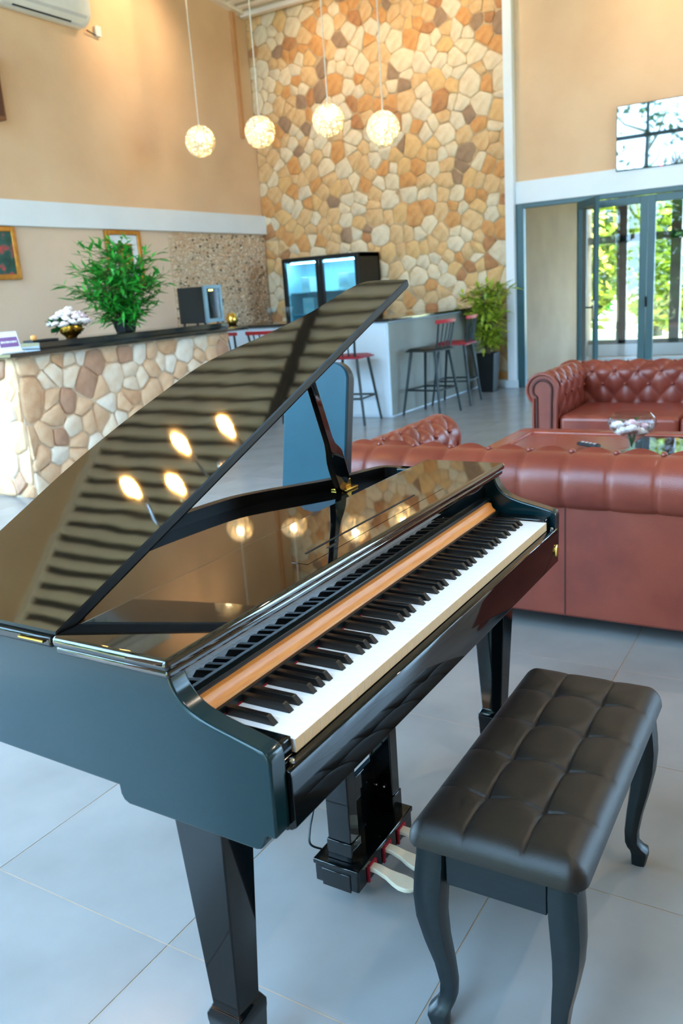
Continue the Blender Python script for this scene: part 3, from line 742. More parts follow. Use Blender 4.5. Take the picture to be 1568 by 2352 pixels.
for sx in (-1, 1):
    for sy in (-1, 1):
        prof_l = [(0.426, 0.029, 0.0), (0.40, 0.030, 0.001), (0.36, 0.031, 0.004), (0.32, 0.030, 0.007), (0.27, 0.027, 0.007), (0.21, 0.0225, 0.001), (0.15, 0.0185, -0.008), (0.10, 0.0165, -0.013), (0.07, 0.0165, -0.012), (0.052, 0.019, -0.005), (0.042, 0.0215, 0.002), (0.03, 0.0205, 0.004), (0.0, 0.0165, 0.002)]
        rings = []
        for z, h, o in prof_l:
            cx, cy = sx*(BL/2-0.044+o), sy*(BW/2-0.042+o)
            ring = []
            for k in range(12):
                a = 2*math.pi*(k+0.5)/12; c_, s_ = math.cos(a), math.sin(a); q = (abs(c_)**4+abs(s_)**4)**-0.25
                ring.append((cx+h*c_*q, cy+h*s_*q, z))
            rings.append(ring)
        MB().loft(rings).build('leg', M['satin'], bench, smooth=45)

# ------------------------------------------------------------------ buttoned leather sofas
def chesterfield(label, Lw, loc, rz, seats, nbut, D=0.86, buttons_on=('back', 'arm')):
    t = thing('leather_sofa', label, 'sofa', loc, rz, 'oxblood chesterfield sofas')
    r, zc, oc = 0.122, 0.612, 0.122
    q = 0.105
    arc0 = 0.0
    def sect(a):
        """a = arc coordinate; 0 at the first button row on top of the roll (theta 104 deg); negative on the outer side"""
        th0 = R(104); th = th0 + a/r
        if th <= math.pi:
            th = max(th, R(-62))
            return (oc - r*math.cos(th), zc + r*math.sin(th)), (-math.cos(th), math.sin(th))
        d = (th-math.pi)*r
        return (oc+r - d*0.10, zc - d), (1.0, 0.10)
    amin = (R(-62)-R(104))*r; amax = (math.pi-R(104))*r + 0.26
    def height(a, bb):
        s0 = abs(math.sin(math.pi*bb))
        if a < 0: return 0.009*s0**0.30*min(1.0, (a-amin)/0.05)
        return 0.022*(abs(math.sin(math.pi*(bb+a/(2*q))))*abs(math.sin(math.pi*(bb-a/(2*q)))))**0.6 + 0.009*s0**0.30*max(0, 1-a/0.05)
    def roll(parent, name, length, nb, place, na=56):
        nb_ = nb*14
        def fn(u, v):
            a = amin + (amax-amin)*u; bb = v*nb
            (o, z), (no, nz) = sect(a); h = height(a, bb) - 0.012
            return place(o + no*h, v*length, z + nz*h)
        return MB().grid(fn, na, nb_).build(name, M['leather'], parent, smooth=75)
    def btn(parent, length, nb, place):
        me = MB().sphere((0, 0, 0), 0.013, 10, 6).mesh('button', M['leather'], smooth=80)
        for row in range(3):
            a = row*q
            for k in range(nb+1):
                bb = k + (0.5 if row % 2 else 0.0)
                if bb <= 0.2 or bb >= nb-0.2: continue
                (o, z), (no, nz) = sect(a)
                ob = bpy.data.objects.new('button', me); COL.objects.link(ob); ob.parent = parent
                ob.location = place(o - no*0.004, bb/nb*length, z - nz*0.004)
    H = Lw/2
    # back: outer side at x = D, roll along y
    pl_back = lambda o, l, z: (D-o, -H+0.03+l*1.0, z)
    bk_ = roll(t, 'back', Lw-0.06, nbut, pl_back)
    if 'back' in buttons_on: btn(t, Lw-0.06, nbut, pl_back)
    MB().box((D-0.17, -H+0.03, 0.075), (D-0.052, H-0.03, 0.60)).build('back_panel', M['leather'], t, bevel=0.012, seg=3)
    for yy in (-0.28*Lw, 0.0, 0.28*Lw):
        MB().box((D-0.0525, yy-0.0025, 0.085), (D-0.0505, yy+0.0025, 0.545)).build('seam', M['leather_seam'], t)
    for s in (-1, 1):
        na_ = max(3, round(0.80/(Lw/nbut)))
        pl = (lambda o, l, z, s=s: (0.02+l, s*(H-o), z))
        roll(t, 'arm', D-0.12, na_, pl)
        if 'arm' in buttons_on: btn(t, D-0.12, na_, pl)
        MB().box((0.02, s*(H-0.054), 0.075), (D-0.06, s*(H-0.17), 0.60)).build('arm_panel', M['leather'], t, bevel=0.012, seg=3)
        out = [(0.054, 0.075), (0.054, 0.55)] + [(oc-0.124*math.cos(R(k)), zc+0.124*math.sin(R(k))) for k in range(-58, 181, 14)] + [(0.235, 0.52), (0.225, 0.075)]
        MB().prism([(s*(H-o), z) for o, z in out], 0, 0.0, 0.025).build('arm_front', M['leather'], t, bevel=0.006, seg=3)
        MB().tube([(-0.004, s*(H-o), z) for o, z in [(0.058, 0.08), (0.058, 0.55)] + [(oc-0.112*math.cos(R(k)), zc+0.112*math.sin(R(k))) for k in range(-50, 181, 12)] + [(0.226, 0.52), (0.216, 0.08)]], 0.011, 8).build('piping', M['leather'], t, smooth=60)
        inner = [(0.082, 0.08), (0.082, 0.56)] + [(oc-0.070*math.cos(R(k)), zc+0.070*math.sin(R(k))) for k in range(-30, 181, 15)] + [(0.188, 0.53), (0.184, 0.08)]
        MB().tube([(-0.004, s*(H-o), z) for o, z in inner], 0.009, 8).build('inner_piping', M['leather_seam'], t, smooth=60)
    MB().box((0.03, -H+0.17, 0.075), (D-0.15, H-0.17, 0.26)).build('seat_base', M['leather'], t, bevel=0.015, seg=3)
    w = (Lw-0.47)/seats
    for k in range(seats):
        y0 = -H+0.235+k*w
        MB().box((0.008, y0+0.003, 0.262), (D-0.22, y0+w-0.003, 0.425)).build('seat_cushion', M['leather'], t, bevel=0.035, seg=4)
    for sx in (0.07, D-0.12):
        for sy in (-H+0.1, H-0.1):
            MB().lathe([(0.02, 0), (0.032, 0.02), (0.034, 0.045), (0.026, 0.076)], (sx, sy, 0), 14).build('foot', M['wood_red'], t, smooth=50)
    return t
# near one turns its back to the piano, the far one faces it across the table
chesterfield('oxblood leather sofa with its rolled back turned to the piano', 2.10, (3.09, 0.23, 0), math.pi, 3, 12, D=0.95)
chesterfield('oxblood leather sofa by the glazed doors, buttoned back facing the camera', 2.10, (4.97, 0.27, 0), 0.0, 2, 12, D=0.95)

# ------------------------------------------------------------------ coffee table, bowl of roses, remote
ct = thing('coffee_table', 'red brown wooden coffee table with sunken top between the sofas', 'table', (3.88, 0.35, 0))
MB().box((-0.36, 0.0, 0.385), (0.36, 0.70, 0.438)).build('table_top', M['wood_red'], ct, bevel=0.003)
MB().box((-0.36, -0.70, 0.385), (0.36, -0.001, 0.405)).build('inset_base', M['wood_red'], ct)
for (a, b_) in (((-0.45, -0.78, 0.375), (-0.34, 0.78, 0.45)), ((0.34, -0.78, 0.375), (0.45, 0.78, 0.45)), ((-0.34, -0.78, 0.375), (0.34, -0.67, 0.45)), ((-0.34, 0.67, 0.375), (0.34, 0.78, 0.45))):
    MB().box(a, b_).build('top_rail', M['wood_red'], ct, bevel=0.012, seg=3)
MB().box((-0.34, -0.67, 0.432), (0.34, -0.001, 0.440)).build('glass_top', glass_mat('table_glass', (214, 228, 234), 1.45), ct)
for sx in (-0.39, 0.39):
    for sy in (-0.72, 0.72): MB().box((sx-0.04, sy-0.04, 0), (sx+0.04, sy+0.04, 0.376)).build('leg', M['wood_red'], ct, bevel=0.006)
MB().box((-0.36, -0.69, 0.12), (0.36, 0.69, 0.145)).build('shelf', M['wood_red'], ct, bevel=0.003)

gb = thing('glass_bowl', 'footed clear glass bowl holding white and pink roses', 'bowl', (3.70, 0.305, 0.451))
prof_b = [(0.075, 0.0), (0.072, 0.006), (0.018, 0.014), (0.014, 0.03), (0.016, 0.055), (0.045, 0.075), (0.10, 0.105), (0.128, 0.145), (0.122, 0.175), (0.095, 0.205), (0.092, 0.206)]
MB().lathe(prof_b, (0, 0, 0), 40, caps=False).build('bowl_glass', glass_mat('bowl_glass', (236, 246, 250), 1.5), gb, smooth=70)
rnd = random.Random(9)
def rose(mb, c, r, rnd):
    mb.sphere(c, r*0.55, 8, 6)
    for ringn, (k, rr, tilt) in enumerate(((5, 0.75, 0.4), (6, 1.0, 0.75))):
        for i in range(k):
            a = 2*math.pi*i/k + ringn*0.5 + rnd.uniform(-0.1, 0.1); d = Vector((math.cos(a), math.sin(a), 0)); s = Vector((-math.sin(a), math.cos(a), 0)); c_ = Vector(c)
            p0 = c_ + d*r*0.25 - Vector((0, 0, r*0.5)); p1 = c_ + d*r*rr + Vector((0, 0, r*(0.6-tilt*0.8)))
            m = (p0+p1)/2 + d*r*0.22
            mb.add([p0-s*r*0.25, p0+s*r*0.25, m+s*r*0.5, p1+s*r*0.32, p1-s*r*0.32, m-s*r*0.5], [(0, 1, 2, 5), (5, 2, 3, 4)])
roses = [(-0.065, 0.03, 0.120, 'white rose at the left of the glass bowl'), (-0.02, -0.05, 0.110, 'white rose low at the front of the glass bowl'), (0.045, -0.055, 0.125, 'pink rose at the right front of the glass bowl'),
         (0.05, 0.04, 0.125, 'white rose at the back of the glass bowl'), (-0.03, 0.065, 0.145, 'white rose at the rear left of the glass bowl'), (0.0, 0.0, 0.150, 'pale pink rose on top in the middle of the glass bowl'), (-0.075, -0.02, 0.135, 'white rose against the near side of the glass bowl')]
for k, c in enumerate(roses):
    m = MB(); rose(m, (0, 0, 0), 0.042, rnd)
    o = m.build('rose', M['petal_pink'] if k in (5, 2) else M['petal'], loc=(3.70+c[0], 0.305+c[1], 0.451+c[2]), smooth=60, fixn=False)
    tag(o, c[3], 'flower', 'roses in the glass bowl')
m = MB()
for k in range(26):
    a = rnd.uniform(0, 6.28); rr = rnd.uniform(0.02, 0.10); z = rnd.uniform(0.085, 0.16); d = Vector((math.cos(a), math.sin(a), rnd.uniform(-0.3, 0.6))).normalized()
    b0 = Vector((rr*0.8*math.cos(a), rr*0.8*math.sin(a), z)); s = d.cross(Vector((0, 0, 1))).normalized()*0.012
    m.add([b0, b0+d*0.022+s, b0+d*0.045, b0+d*0.022-s], [(0, 1, 2, 3)])
for k in range(6): m.tube([(0.0, 0.0, 0.02), (0.02*math.cos(k), 0.02*math.sin(k), 0.09), (0.05*math.cos(k), 0.05*math.sin(k), 0.13)], 0.003, 5)
gl = m.build('rose_leaves', M['leaf_dark'], gb, fixn=False); gl['kind'] = 'stuff'
rc = thing('remote_control', 'small black remote control lying on the coffee table', 'remote', (3.78, 0.555, 0.4505), R(60))
MB().box((-0.075, -0.02, 0.0), (0.075, 0.02, 0.020)).build('body', M['black_plastic'], rc, bevel=0.006, seg=3)
for k in range(4): MB().box((-0.05+k*0.03, -0.008, 0.020), (-0.038+k*0.03, 0.008, 0.0225)).build('key', M['grey_plastic'], rc)

# ------------------------------------------------------------------ leaning panel behind the piano
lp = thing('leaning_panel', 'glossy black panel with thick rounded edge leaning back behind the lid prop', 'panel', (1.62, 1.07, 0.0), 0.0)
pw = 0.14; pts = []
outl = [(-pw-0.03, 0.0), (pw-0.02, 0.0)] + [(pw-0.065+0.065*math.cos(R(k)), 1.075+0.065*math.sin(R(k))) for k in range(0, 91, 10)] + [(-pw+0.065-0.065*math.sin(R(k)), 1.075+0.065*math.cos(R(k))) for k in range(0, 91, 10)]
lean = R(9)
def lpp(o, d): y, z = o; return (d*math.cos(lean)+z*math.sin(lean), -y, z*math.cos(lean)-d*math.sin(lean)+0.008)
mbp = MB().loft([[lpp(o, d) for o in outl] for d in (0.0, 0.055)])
mbp.build('board', mat('panel_black_sky_tint', (9, 60, 78), 0.28, spec=0.3, var=(10, 64, 82)), lp, bevel=0.003, smooth=40)  # blue of the reflected sky is put into the black board's colour
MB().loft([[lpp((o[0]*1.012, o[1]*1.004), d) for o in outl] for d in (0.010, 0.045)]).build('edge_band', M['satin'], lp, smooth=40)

# ------------------------------------------------------------------ bar: stone-fronted counter
bar = thing('stone_bar', 'stone-clad bar counter with black granite top', 'bar counter', (0, 0, 0))
BX0, BX1, BY0, BY1 = 3.24, 5.78, 4.64, 5.30
MB().box((BX0, BY0, 0), (BX1, BY1, 1.085)).build('core', M['mortar2'], bar)
W8 = (26, 22, 24, 18, 10)
lay_stones(bar, BX1-BX0, 1.075, 92, 31, 0.0035, 0.018, BARSTONES, W8, lambda a, b, p: (BX0+a, BY0-p, b), name='stone')
lay_stones(bar, BY1-BY0, 1.075, 24, 32, 0.0035, 0.018, BARSTONES, (14, 8, 36, 28, 14), lambda a, b, p: (BX0-p, BY1-a, b), name='stone')
MB().box((BX0-0.10, BY0-0.09, 1.085), (6.02, BY1+0.05, 1.115)).build('worktop', M['granite'], bar, bevel=0.004)
MB().box((3.62, 4.80, 1.115), (6.00, 5.28, 1.165)).build('raised_ledge', M['granite'], bar, bevel=0.004)

bar2 = thing('panel_bar', 'pale panelled bar counter with dark top, stools drawn up to it', 'bar counter', (0, 0, 0))
MB().box((7.30, 3.64, 0), (8.0, 6.95, 1.045)).box((8.0, 3.64, 0), (9.84, 4.2, 1.045)).build('body', M['bar_white'], bar2)
for k in range(3):
    MB().box((7.285, 3.66+k*1.10, 0.02), (7.30, 3.66+k*1.10+1.085, 1.03)).build('front_panel', M['bar_white'], bar2, bevel=0.002)
for k in range(2):
    MB().box((7.30+k*1.27, 3.622, 0.02), (7.30+k*1.27+1.26, 3.64, 1.03)).build('end_panel', mat('grey_end_panel', (128, 130, 122), 0.6, var=(118, 120, 113), scale=3), bar2, bevel=0.002)
MB().box((7.24, 3.58, 1.045), (8.0, 6.95, 1.075)).box((8.0, 3.58, 1.045), (9.84, 4.25, 1.075)).build('worktop', M['granite'], bar2, bevel=0.003)

# mini drinks cooler on the ledge
mc = thing('drinks_cooler', 'black countertop drinks cooler with silver-framed glass door on the bar', 'cooler', (5.72, 4.82, 1.166))
MB().box((0.0, 0.03, 0.012), (0.26, 0.36, 0.365)).build('body', M['black_plastic'], mc, bevel=0.006)
fr = MB(); fr.box((-0.002, 0.0, 0.012), (0.035, 0.028, 0.375)).box((0.227, 0.0, 0.012), (0.262, 0.028, 0.375)).box((0.035, 0.0, 0.012), (0.227, 0.028, 0.05)).box((0.035, 0.0, 0.34), (0.227, 0.028, 0.375))
dr = fr.build('door', mat('blue_grey_metal', (120, 148, 160), 0.35, 0.3, var=(110, 138, 150)), mc, bevel=0.003)
MB().box((0.035, 0.008, 0.05), (0.227, 0.016, 0.34)).build('door_glass', M['granite'], dr)
MB().box((0.07, -0.002, 0.318), (0.12, 0.008, 0.33)).build('display', mat('lit_display', (240, 230, 140), 0.4, emit=3.0, ecol=(250, 235, 120)), dr)
for sx in (0.03, 0.23):
    for sy in (0.06, 0.33): MB().lathe([(0.014, 0), (0.014, 0.012)], (sx, sy, 0), 10).build('foot', M['black_plastic'], mc)

# reception card: white stand, purple printed band
sg = thing('counter_sign', 'white counter sign with a purple printed band at the left end of the bar', 'sign', (3.30, 4.66, 1.115), R(-8))
MB().prism([(0.0, 0.0), (-0.03, 0.0), (0.02, 0.155), (0.03, 0.155)], 0, -0.15, 0.02).build('card', M['white_plastic'], sg, bevel=0.002)
MB().box((-0.16, -0.045, 0.0), (0.03, 0.05, 0.012)).build('foot_plate', M['white_plastic'], sg, bevel=0.002)
def onface(z): return -0.03 + z/0.155*0.05
m = MB(); y0, y1 = onface(0.045)-0.002, onface(0.115)-0.002
m.add([(-0.14, y0, 0.045), (0.008, y0, 0.045), (0.008, y1, 0.115), (-0.14, y1, 0.115), (-0.14, y0+0.004, 0.045), (0.008, y0+0.004, 0.045), (0.008, y1+0.004, 0.115), (-0.14, y1+0.004, 0.115)],
      [(0, 1, 2, 3), (4, 7, 6, 5), (0, 4, 5, 1), (1, 5, 6, 2), (2, 6, 7, 3), (3, 7, 4, 0)])
m.build('purple_band', mat('purple_print', (134, 96, 152), 0.6, var=(120, 84, 140)), sg)
m = MB()
for k in range(9): m.box((-0.13+k*0.0145, onface(0.08)-0.004, 0.071), (-0.13+k*0.0145+(0.009 if k % 3 else 0.012), onface(0.08)-0.0025, 0.088))
m.build('lettering', M['white_plastic'], sg)

# pen tray
pt = thing('pen_tray', 'low black tray with an orange knob at the end of the bar ledge', 'tray', (3.74, 4.93, 1.1655))
MB().box((-0.12, -0.06, 0), (0.14, 0.06, 0.016)).build('tray', M['black_plastic'], pt, bevel=0.004)
MB().lathe([(0.018, 0.016), (0.026, 0.03), (0.024, 0.046), (0.008, 0.054)], (-0.06, 0, 0), 14).build('knob', M['rail'], pt, smooth=60)

# flowers in a gold bowl
fb_ = thing('gold_bowl', 'round gold bowl full of white and pink artificial flowers on the bar', 'bowl', (4.13, 5.0, 1.166))
MB().lathe([(0.045, 0.0), (0.05, 0.01), (0.085, 0.04), (0.10, 0.075), (0.098, 0.10), (0.09, 0.10)], (0, 0, 0), 28).build('pot', mat('gold_metal', (206, 156, 60), 0.22, 1.0, var=(180, 126, 40)), fb_, smooth=60)
rnd = random.Random(12); m = MB()
leaf_blob(m, (0, 0, 0.11), 0.14, 0.14, 0.05, 90, 0.09, rnd, 0)
o = m.build('greenery', M['leaf_dark'], fb_, fixn=False); o['kind'] = 'stuff'
k = 0
for ring, (n, rr, z) in enumerate(((12, 0.155, 0.125), (9, 0.115, 0.170), (6, 0.065, 0.205), (2, 0.02, 0.225))):
    for i in range(n):
        a = 2*math.pi*i/n + ring*0.3
        m = MB(); rose(m, (0, 0, 0), rnd.uniform(0.036, 0.048), rnd)
        o = m.build('blossom', M['petal_pink'] if rnd.random() < 0.22 else M['petal'], fb_, smooth=60, fixn=False)
        o.location = (rr*math.cos(a), rr*math.sin(a), z+rnd.uniform(-0.015, 0.015)); o.rotation_euler = (rnd.uniform(-0.4, 0.4), rnd.uniform(-0.4, 0.4), a)

# bamboo-like plants
def bamboo(name, label, loc, pot_w, pot_h, potm, stems, h, spread, nl, size, leafm, seed, round_pot=False, low=0.0, lat=0.5, dome=False):
    rnd = random.Random(seed); t = thing(name, label, 'plant', loc)
    a, b_ = pot_w*0.36, pot_w*0.5
    MB().loft([[(-a, -a, 0), (a, -a, 0), (a, a, 0), (-a, a, 0)], [(-b_, -b_, pot_h), (b_, -b_, pot_h), (b_, b_, pot_h), (-b_, b_, pot_h)], [(-b_+0.012, -b_+0.012, pot_h), (b_-0.012, -b_+0.012, pot_h), (b_-0.012, b_-0.012, pot_h), (-b_+0.012, b_-0.012, pot_h)],
               [(-b_+0.014, -b_+0.014, pot_h-0.03), (b_-0.014, -b_+0.014, pot_h-0.03), (b_-0.014, b_-0.014, pot_h-0.03), (-b_+0.014, b_-0.014, pot_h-0.03)]]).build('pot', potm, t, bevel=0.004)
    s = MB(); l = MB()
    for k in range(stems):
        an = 2*math.pi*k/stems + rnd.uniform(-0.3, 0.3); hh = h*rnd.uniform(0.62, 1.0); sp = spread*rnd.uniform(0.25, 1.0)*(1.2-hh/h*0.5)
        if dome: hh = h*(0.28+0.72*((k*7) % stems)/(stems-1)); sp = spread*(0.12+1.0*max(0.0, 1.0-hh/h)**0.75)
        e = Vector((sp*math.cos(an), sp*math.sin(an), pot_h+hh)); b0 = Vector((0.3*a*math.cos(an), 0.3*a*math.sin(an), pot_h-0.03)); mid = b0.lerp(e, 0.55); mid.x *= 0.55; mid.y *= 0.55
        path = [Vector(p) for p in spline([tuple(b0), tuple(mid), tuple(e)], 6)]
        s.tube(path, [0.006-0.004*i/len(path) for i in range(len(path))], 5)
        for j in range(nl):
            f = low + (1-low)*rnd.random()**0.8; q = path[min(int(f*(len(path)-1)), len(path)-1)]
            a2 = rnd.uniform(0, 6.283); tw = Vector((math.cos(a2), math.sin(a2), rnd.uniform(-0.1, 0.7))).normalized(); ln = spread*rnd.uniform(0.12, lat)
            tip = q + tw*ln; s.tube([q, tip], [0.0022, 0.001], 4)
            for m_ in range(5):
                d = (tw + Vector((rnd.uniform(-0.9, 0.9), rnd.uniform(-0.9, 0.9), rnd.uniform(-0.6, 0.6)))).normalized()
                b1 = q.lerp(tip, 0.35+0.16*m_); z_ = size*rnd.uniform(0.7, 1.25); sd = d.cross(Vector((rnd.uniform(-0.4, 0.4), rnd.uniform(-0.4, 0.4), 1))).normalized()*z_*0.14; dn = Vector((0, 0, -z_*0.12))
                l.add([b1, b1+d*z_*0.4+sd, b1+d*z_+dn, b1+d*z_*0.4-sd], [(0, 1, 2, 3)])
    s.build('stems', M['stem'], t, smooth=60)
    f = l.build('foliage', leafm, t, fixn=False); f['kind'] = 'stuff'
    return t
bamboo('potted_bamboo', 'bushy bright green artificial bamboo in a black pot on the stone bar', (4.80, 5.03, 1.166), 0.17, 0.12, M['black_plastic'], 20, 0.66, 0.46, 24, 0.115, M['leaf'], 41, lat=0.6, dome=True)
bamboo('potted_bamboo', 'tall yellow-green bamboo in a black planter by the white column', (9.45, 3.33, 0.0), 0.24, 0.50, M['black_plastic'], 14, 0.90, 0.34, 18, 0.14, M['leaf_y'], 43, low=0.15)

# framed pictures on the lower left wall
def picture(label, x0, x1, z0, z1, fm, matw, seed, cols):
    t = thing('framed_picture', label, 'picture', ((x0+x1)/2, YL-0.012, z0), 0, 'framed pictures on the plaster wall')
    w, h = (x1-x0)/2, z1-z0; fw = 0.055
    f = MB(); f.box((-w, -0.045, 0), (-w+fw, 0, h)).box((w-fw, -0.045, 0), (w, 0, h)).box((-w+fw, -0.045, 0), (w-fw, 0, fw)).box((-w+fw, -0.045, h-fw), (w-fw, 0, h))
    f.build('frame', fm, t, bevel=0.008)
    if matw: MB().box((-w+fw, -0.022, fw), (w-fw, -0.004, h-fw)).build('mount', M['band'], t)
    g = fw+matw
    m = bpy.data.materials.new('painted_canvas'); m.use_nodes = True; N = m.node_tree.nodes; Lk = m.node_tree.links
    tc = N.new('ShaderNodeTexCoord'); nz = N.new('ShaderNodeTexNoise'); nz.inputs['Scale'].default_value = 7+seed; nz.inputs['Detail'].default_value = 3
    rp_ = N.new('ShaderNodeValToRGB'); rp_.color_ramp.interpolation = 'LINEAR'
    rp_.color_ramp.elements[0].position = 0.3; rp_.color_ramp.elements[0].color = srgb(cols[0])+(1,); rp_.color_ramp.elements[1].position = 0.72; rp_.color_ramp.elements[1].color = srgb(cols[-1])+(1,)
    for i, c in enumerate(cols[1:-1]):
        e = rp_.color_ramp.elements.new(0.38+0.3*(i+0.5)/len(cols[1:-1])); e.color = srgb(c)+(1,)
    Lk.new(tc.outputs['Object'], nz.inputs['Vector']); Lk.new(nz.outputs['Fac'], rp_.inputs['Fac']); Lk.new(rp_.outputs['Color'], N['Principled BSDF'].inputs['Base Color'])
    N['Principled BSDF'].inputs['Roughness'].default_value = 0.6
    MB().box((-w+g, -0.028, g), (w-g, -0.006, h-g)).build('canvas', m, t)
    return t
picture('gold-framed dark green painting at the left edge of the wall', 4.70, 5.335, 1.745, 2.283, M['gold'], 0.0, 1, [(14, 40, 34), (24, 70, 58), (30, 84, 76), (200, 60, 60), (20, 60, 50)])
picture('gold-framed print with white mount behind the green bamboo', 6.62, 7.20, 1.62, 2.283, M['gold'], 0.10, 3, [(40, 52, 36), (70, 70, 40), (214, 130, 40), (90, 40, 40), (226, 150, 50)])

# air conditioner, its cable and socket box
ac = thing('air_conditioner', 'white split air conditioner high on the tan wall', 'air conditioner', (6.13, YL-0.001, 4.42))
prf = [(0.0, 0.0), (-0.10, 0.0), (-0.16, 0.035), (-0.215, 0.10), (-0.215, 0.24), (-0.19, 0.29), (0.0, 0.30)]
MB().prism(prf, 0, -0.60, 0.56).build('casing', M['white_plastic'], ac, bevel=0.02, seg=4)
m = MB().prism([(-0.105, -0.004), (-0.212, 0.088), (-0.206, 0.098), (-0.10, 0.006)], 0, -0.55, 0.50); m.build('air_flap', M['grey_plastic'], ac, bevel=0.003)
m = MB().prism([(-0.128, 0.008), (-0.140, 0.018), (-0.136, 0.024), (-0.124, 0.014)], 0, -0.45, 0.32); m.build('outlet_slot', M['black_plastic'], ac)
acx = thing('socket_box', 'small white socket box with dark cable beside the air conditioner', 'socket', (6.93, YL-0.001, 4.40))
MB().box((-0.03, -0.045, 0), (0.05, 0, 0.11)).build('box', M['white_plastic'], acx, bevel=0.006)
MB().tube(spline([(0.03, -0.03, 0.004), (-0.06, -0.03, 0.012), (-0.17, -0.04, 0.03)], 5), 0.008, 6).build('cable', M['groove'], acx, smooth=60)
simple('trim_4', (9.53, YL-0.045, 3.60), (9.60, YL, ZC-0.02), mat('tan_trunking', (202, 146, 96), 0.6, var=(192, 136, 88)))
sp = thing('wall_speaker', 'brown box mounted on the tan wall at the left edge below the air conditioner', 'speaker', (5.165, YL-0.001, 3.30))
m = MB().box((-0.20, -0.16, 0), (0.20, 0, 0.66)); m.build('case', mat('brown_box_wood', (134, 84, 48), 0.5, var=(112, 66, 38), scale=10), sp, bevel=0.008)
MB().box((-0.17, -0.168, 0.04), (0.17, -0.158, 0.62)).build('grille', mat('brown_grille', (96, 58, 36), 0.8, var=(84, 50, 30), scale=40), sp)

# screen on the right wall
tv = thing('wall_screen', 'flat black wall screen reflecting the bright window', 'television', (XS-0.001, 1.225, 2.53))
MB().box((-0.055, -0.62, 0.0), (-0.012, 0.62, 0.705)).build('casing', M['black_plastic'], tv, bevel=0.005)
MB().box((-0.0575, -0.612, 0.012), (-0.0545, 0.612, 0.697)).build('screen', mat('screen_glass', (20, 26, 30), 0.02, ior=3.4, var=(16, 20, 24)), tv)
MB().box((-0.0130, -0.2, 0.2), (0.0, 0.2, 0.5)).build('bracket', M['black_plastic'], tv)
MB().box((-0.0585, 0.10, 0.003), (-0.0555, 0.125, 0.009)).build('standby_lamp', mat('red_standby', (230, 60, 80), 0.4, emit=3.0), tv)

# display fridge
fg = thing('display_fridge', 'black double glass-door drinks fridge against the stone wall', 'fridge', (9.20, 5.655, 0))
W2, HF, DF = 0.615, 1.885, 0.62
m = MB(); m.box((0.05, -W2, 0.06), (DF, -W2+0.04, HF)).box((0.05, W2-0.04, 0.06), (DF, W2, HF)).box((0.05, -W2, HF-0.06), (DF, W2, HF)).box((DF-0.04, -W2, 0.06), (DF, W2, HF)).box((0.05, -W2, 0.0), (DF, W2, 0.12))
m.build('cabinet', M['black_plastic'], fg, bevel=0.004)
fl = mat('pale_fridge_liner', (206, 232, 240), 0.5, var=(200, 226, 236))
m = MB(); m.box((0.06, -W2+0.04, 0.13), (DF-0.05, -W2+0.045, HF-0.07)).box((0.06, W2-0.045, 0.13), (DF-0.05, W2-0.04, HF-0.07)).box((DF-0.05, -W2+0.045, 0.13), (DF-0.044, W2-0.045, HF-0.07)).box((0.06, -W2+0.045, 0.125), (DF-0.05, W2-0.045, 0.13))
m.build('liner', fl, fg)
MB().box((0.07, -W2+0.10, HF-0.085), (0.10, W2-0.10, HF-0.072)).build('added_glow_strip', mat('added_fridge_glow', (225, 245, 255), 0.4, emit=45.0, ecol=(190, 234, 255)), fg)  # unseen glowing strip added to brighten the fridge behind its blue glass
for z in (0.45, 0.78, 1.10, 1.40):
    MB().box((0.09, -W2+0.05, z), (DF-0.06, W2-0.05, z+0.012)).build('shelf', M['grey_plastic'], fg)
for s in (-1, 1):
    a, b_ = (0.004, W2) if s > 0 else (-W2, -0.004)
    f = MB(); t_ = 0.055
    f.box((0, a, 0.13), (0.045, a+t_, HF-0.01)).box((0, b_-t_, 0.13), (0.045, b_, HF-0.01)).box((0, a+t_, 0.13), (0.045, b_-t_, 0.20)).box((0, a+t_, HF-0.06), (0.045, b_-t_, HF-0.01))
    dd_ = f.build('door', M['black_plastic'], fg, bevel=0.004)
    MB().box((0.018, a+t_, 0.20), (0.024, b_-t_, HF-0.06)).build('door_glass', M['fridge_glass'], dd_)
# a few cartons inside
for k, (y, z, w, h) in enumerate(((-0.30, 1.415, 0.16, 0.22), (0.32, 1.415, 0.14, 0.20), (-0.34, 1.115, 0.18, 0.20), (0.30, 1.115, 0.18, 0.22))):
    o = thing('carton', ('white carton on the top shelf of the fridge, right door', 'white carton on the top shelf of the fridge, left door', 'white carton on the second shelf of the fridge, right door', 'white carton on the second shelf of the fridge, left door')[k], 'carton', (9.42, 5.655+y, z), 0, 'cartons in the fridge')
    MB().box((-0.09, -w/2, 0), (0.09, w/2, h)).build('box', M['white_plastic'], o, bevel=0.004)
    MB().box((-0.092, -w/2+0.02, h*0.35), (-0.088, w/2-0.02, h*0.7)).build('print', M['bar_white'], o)

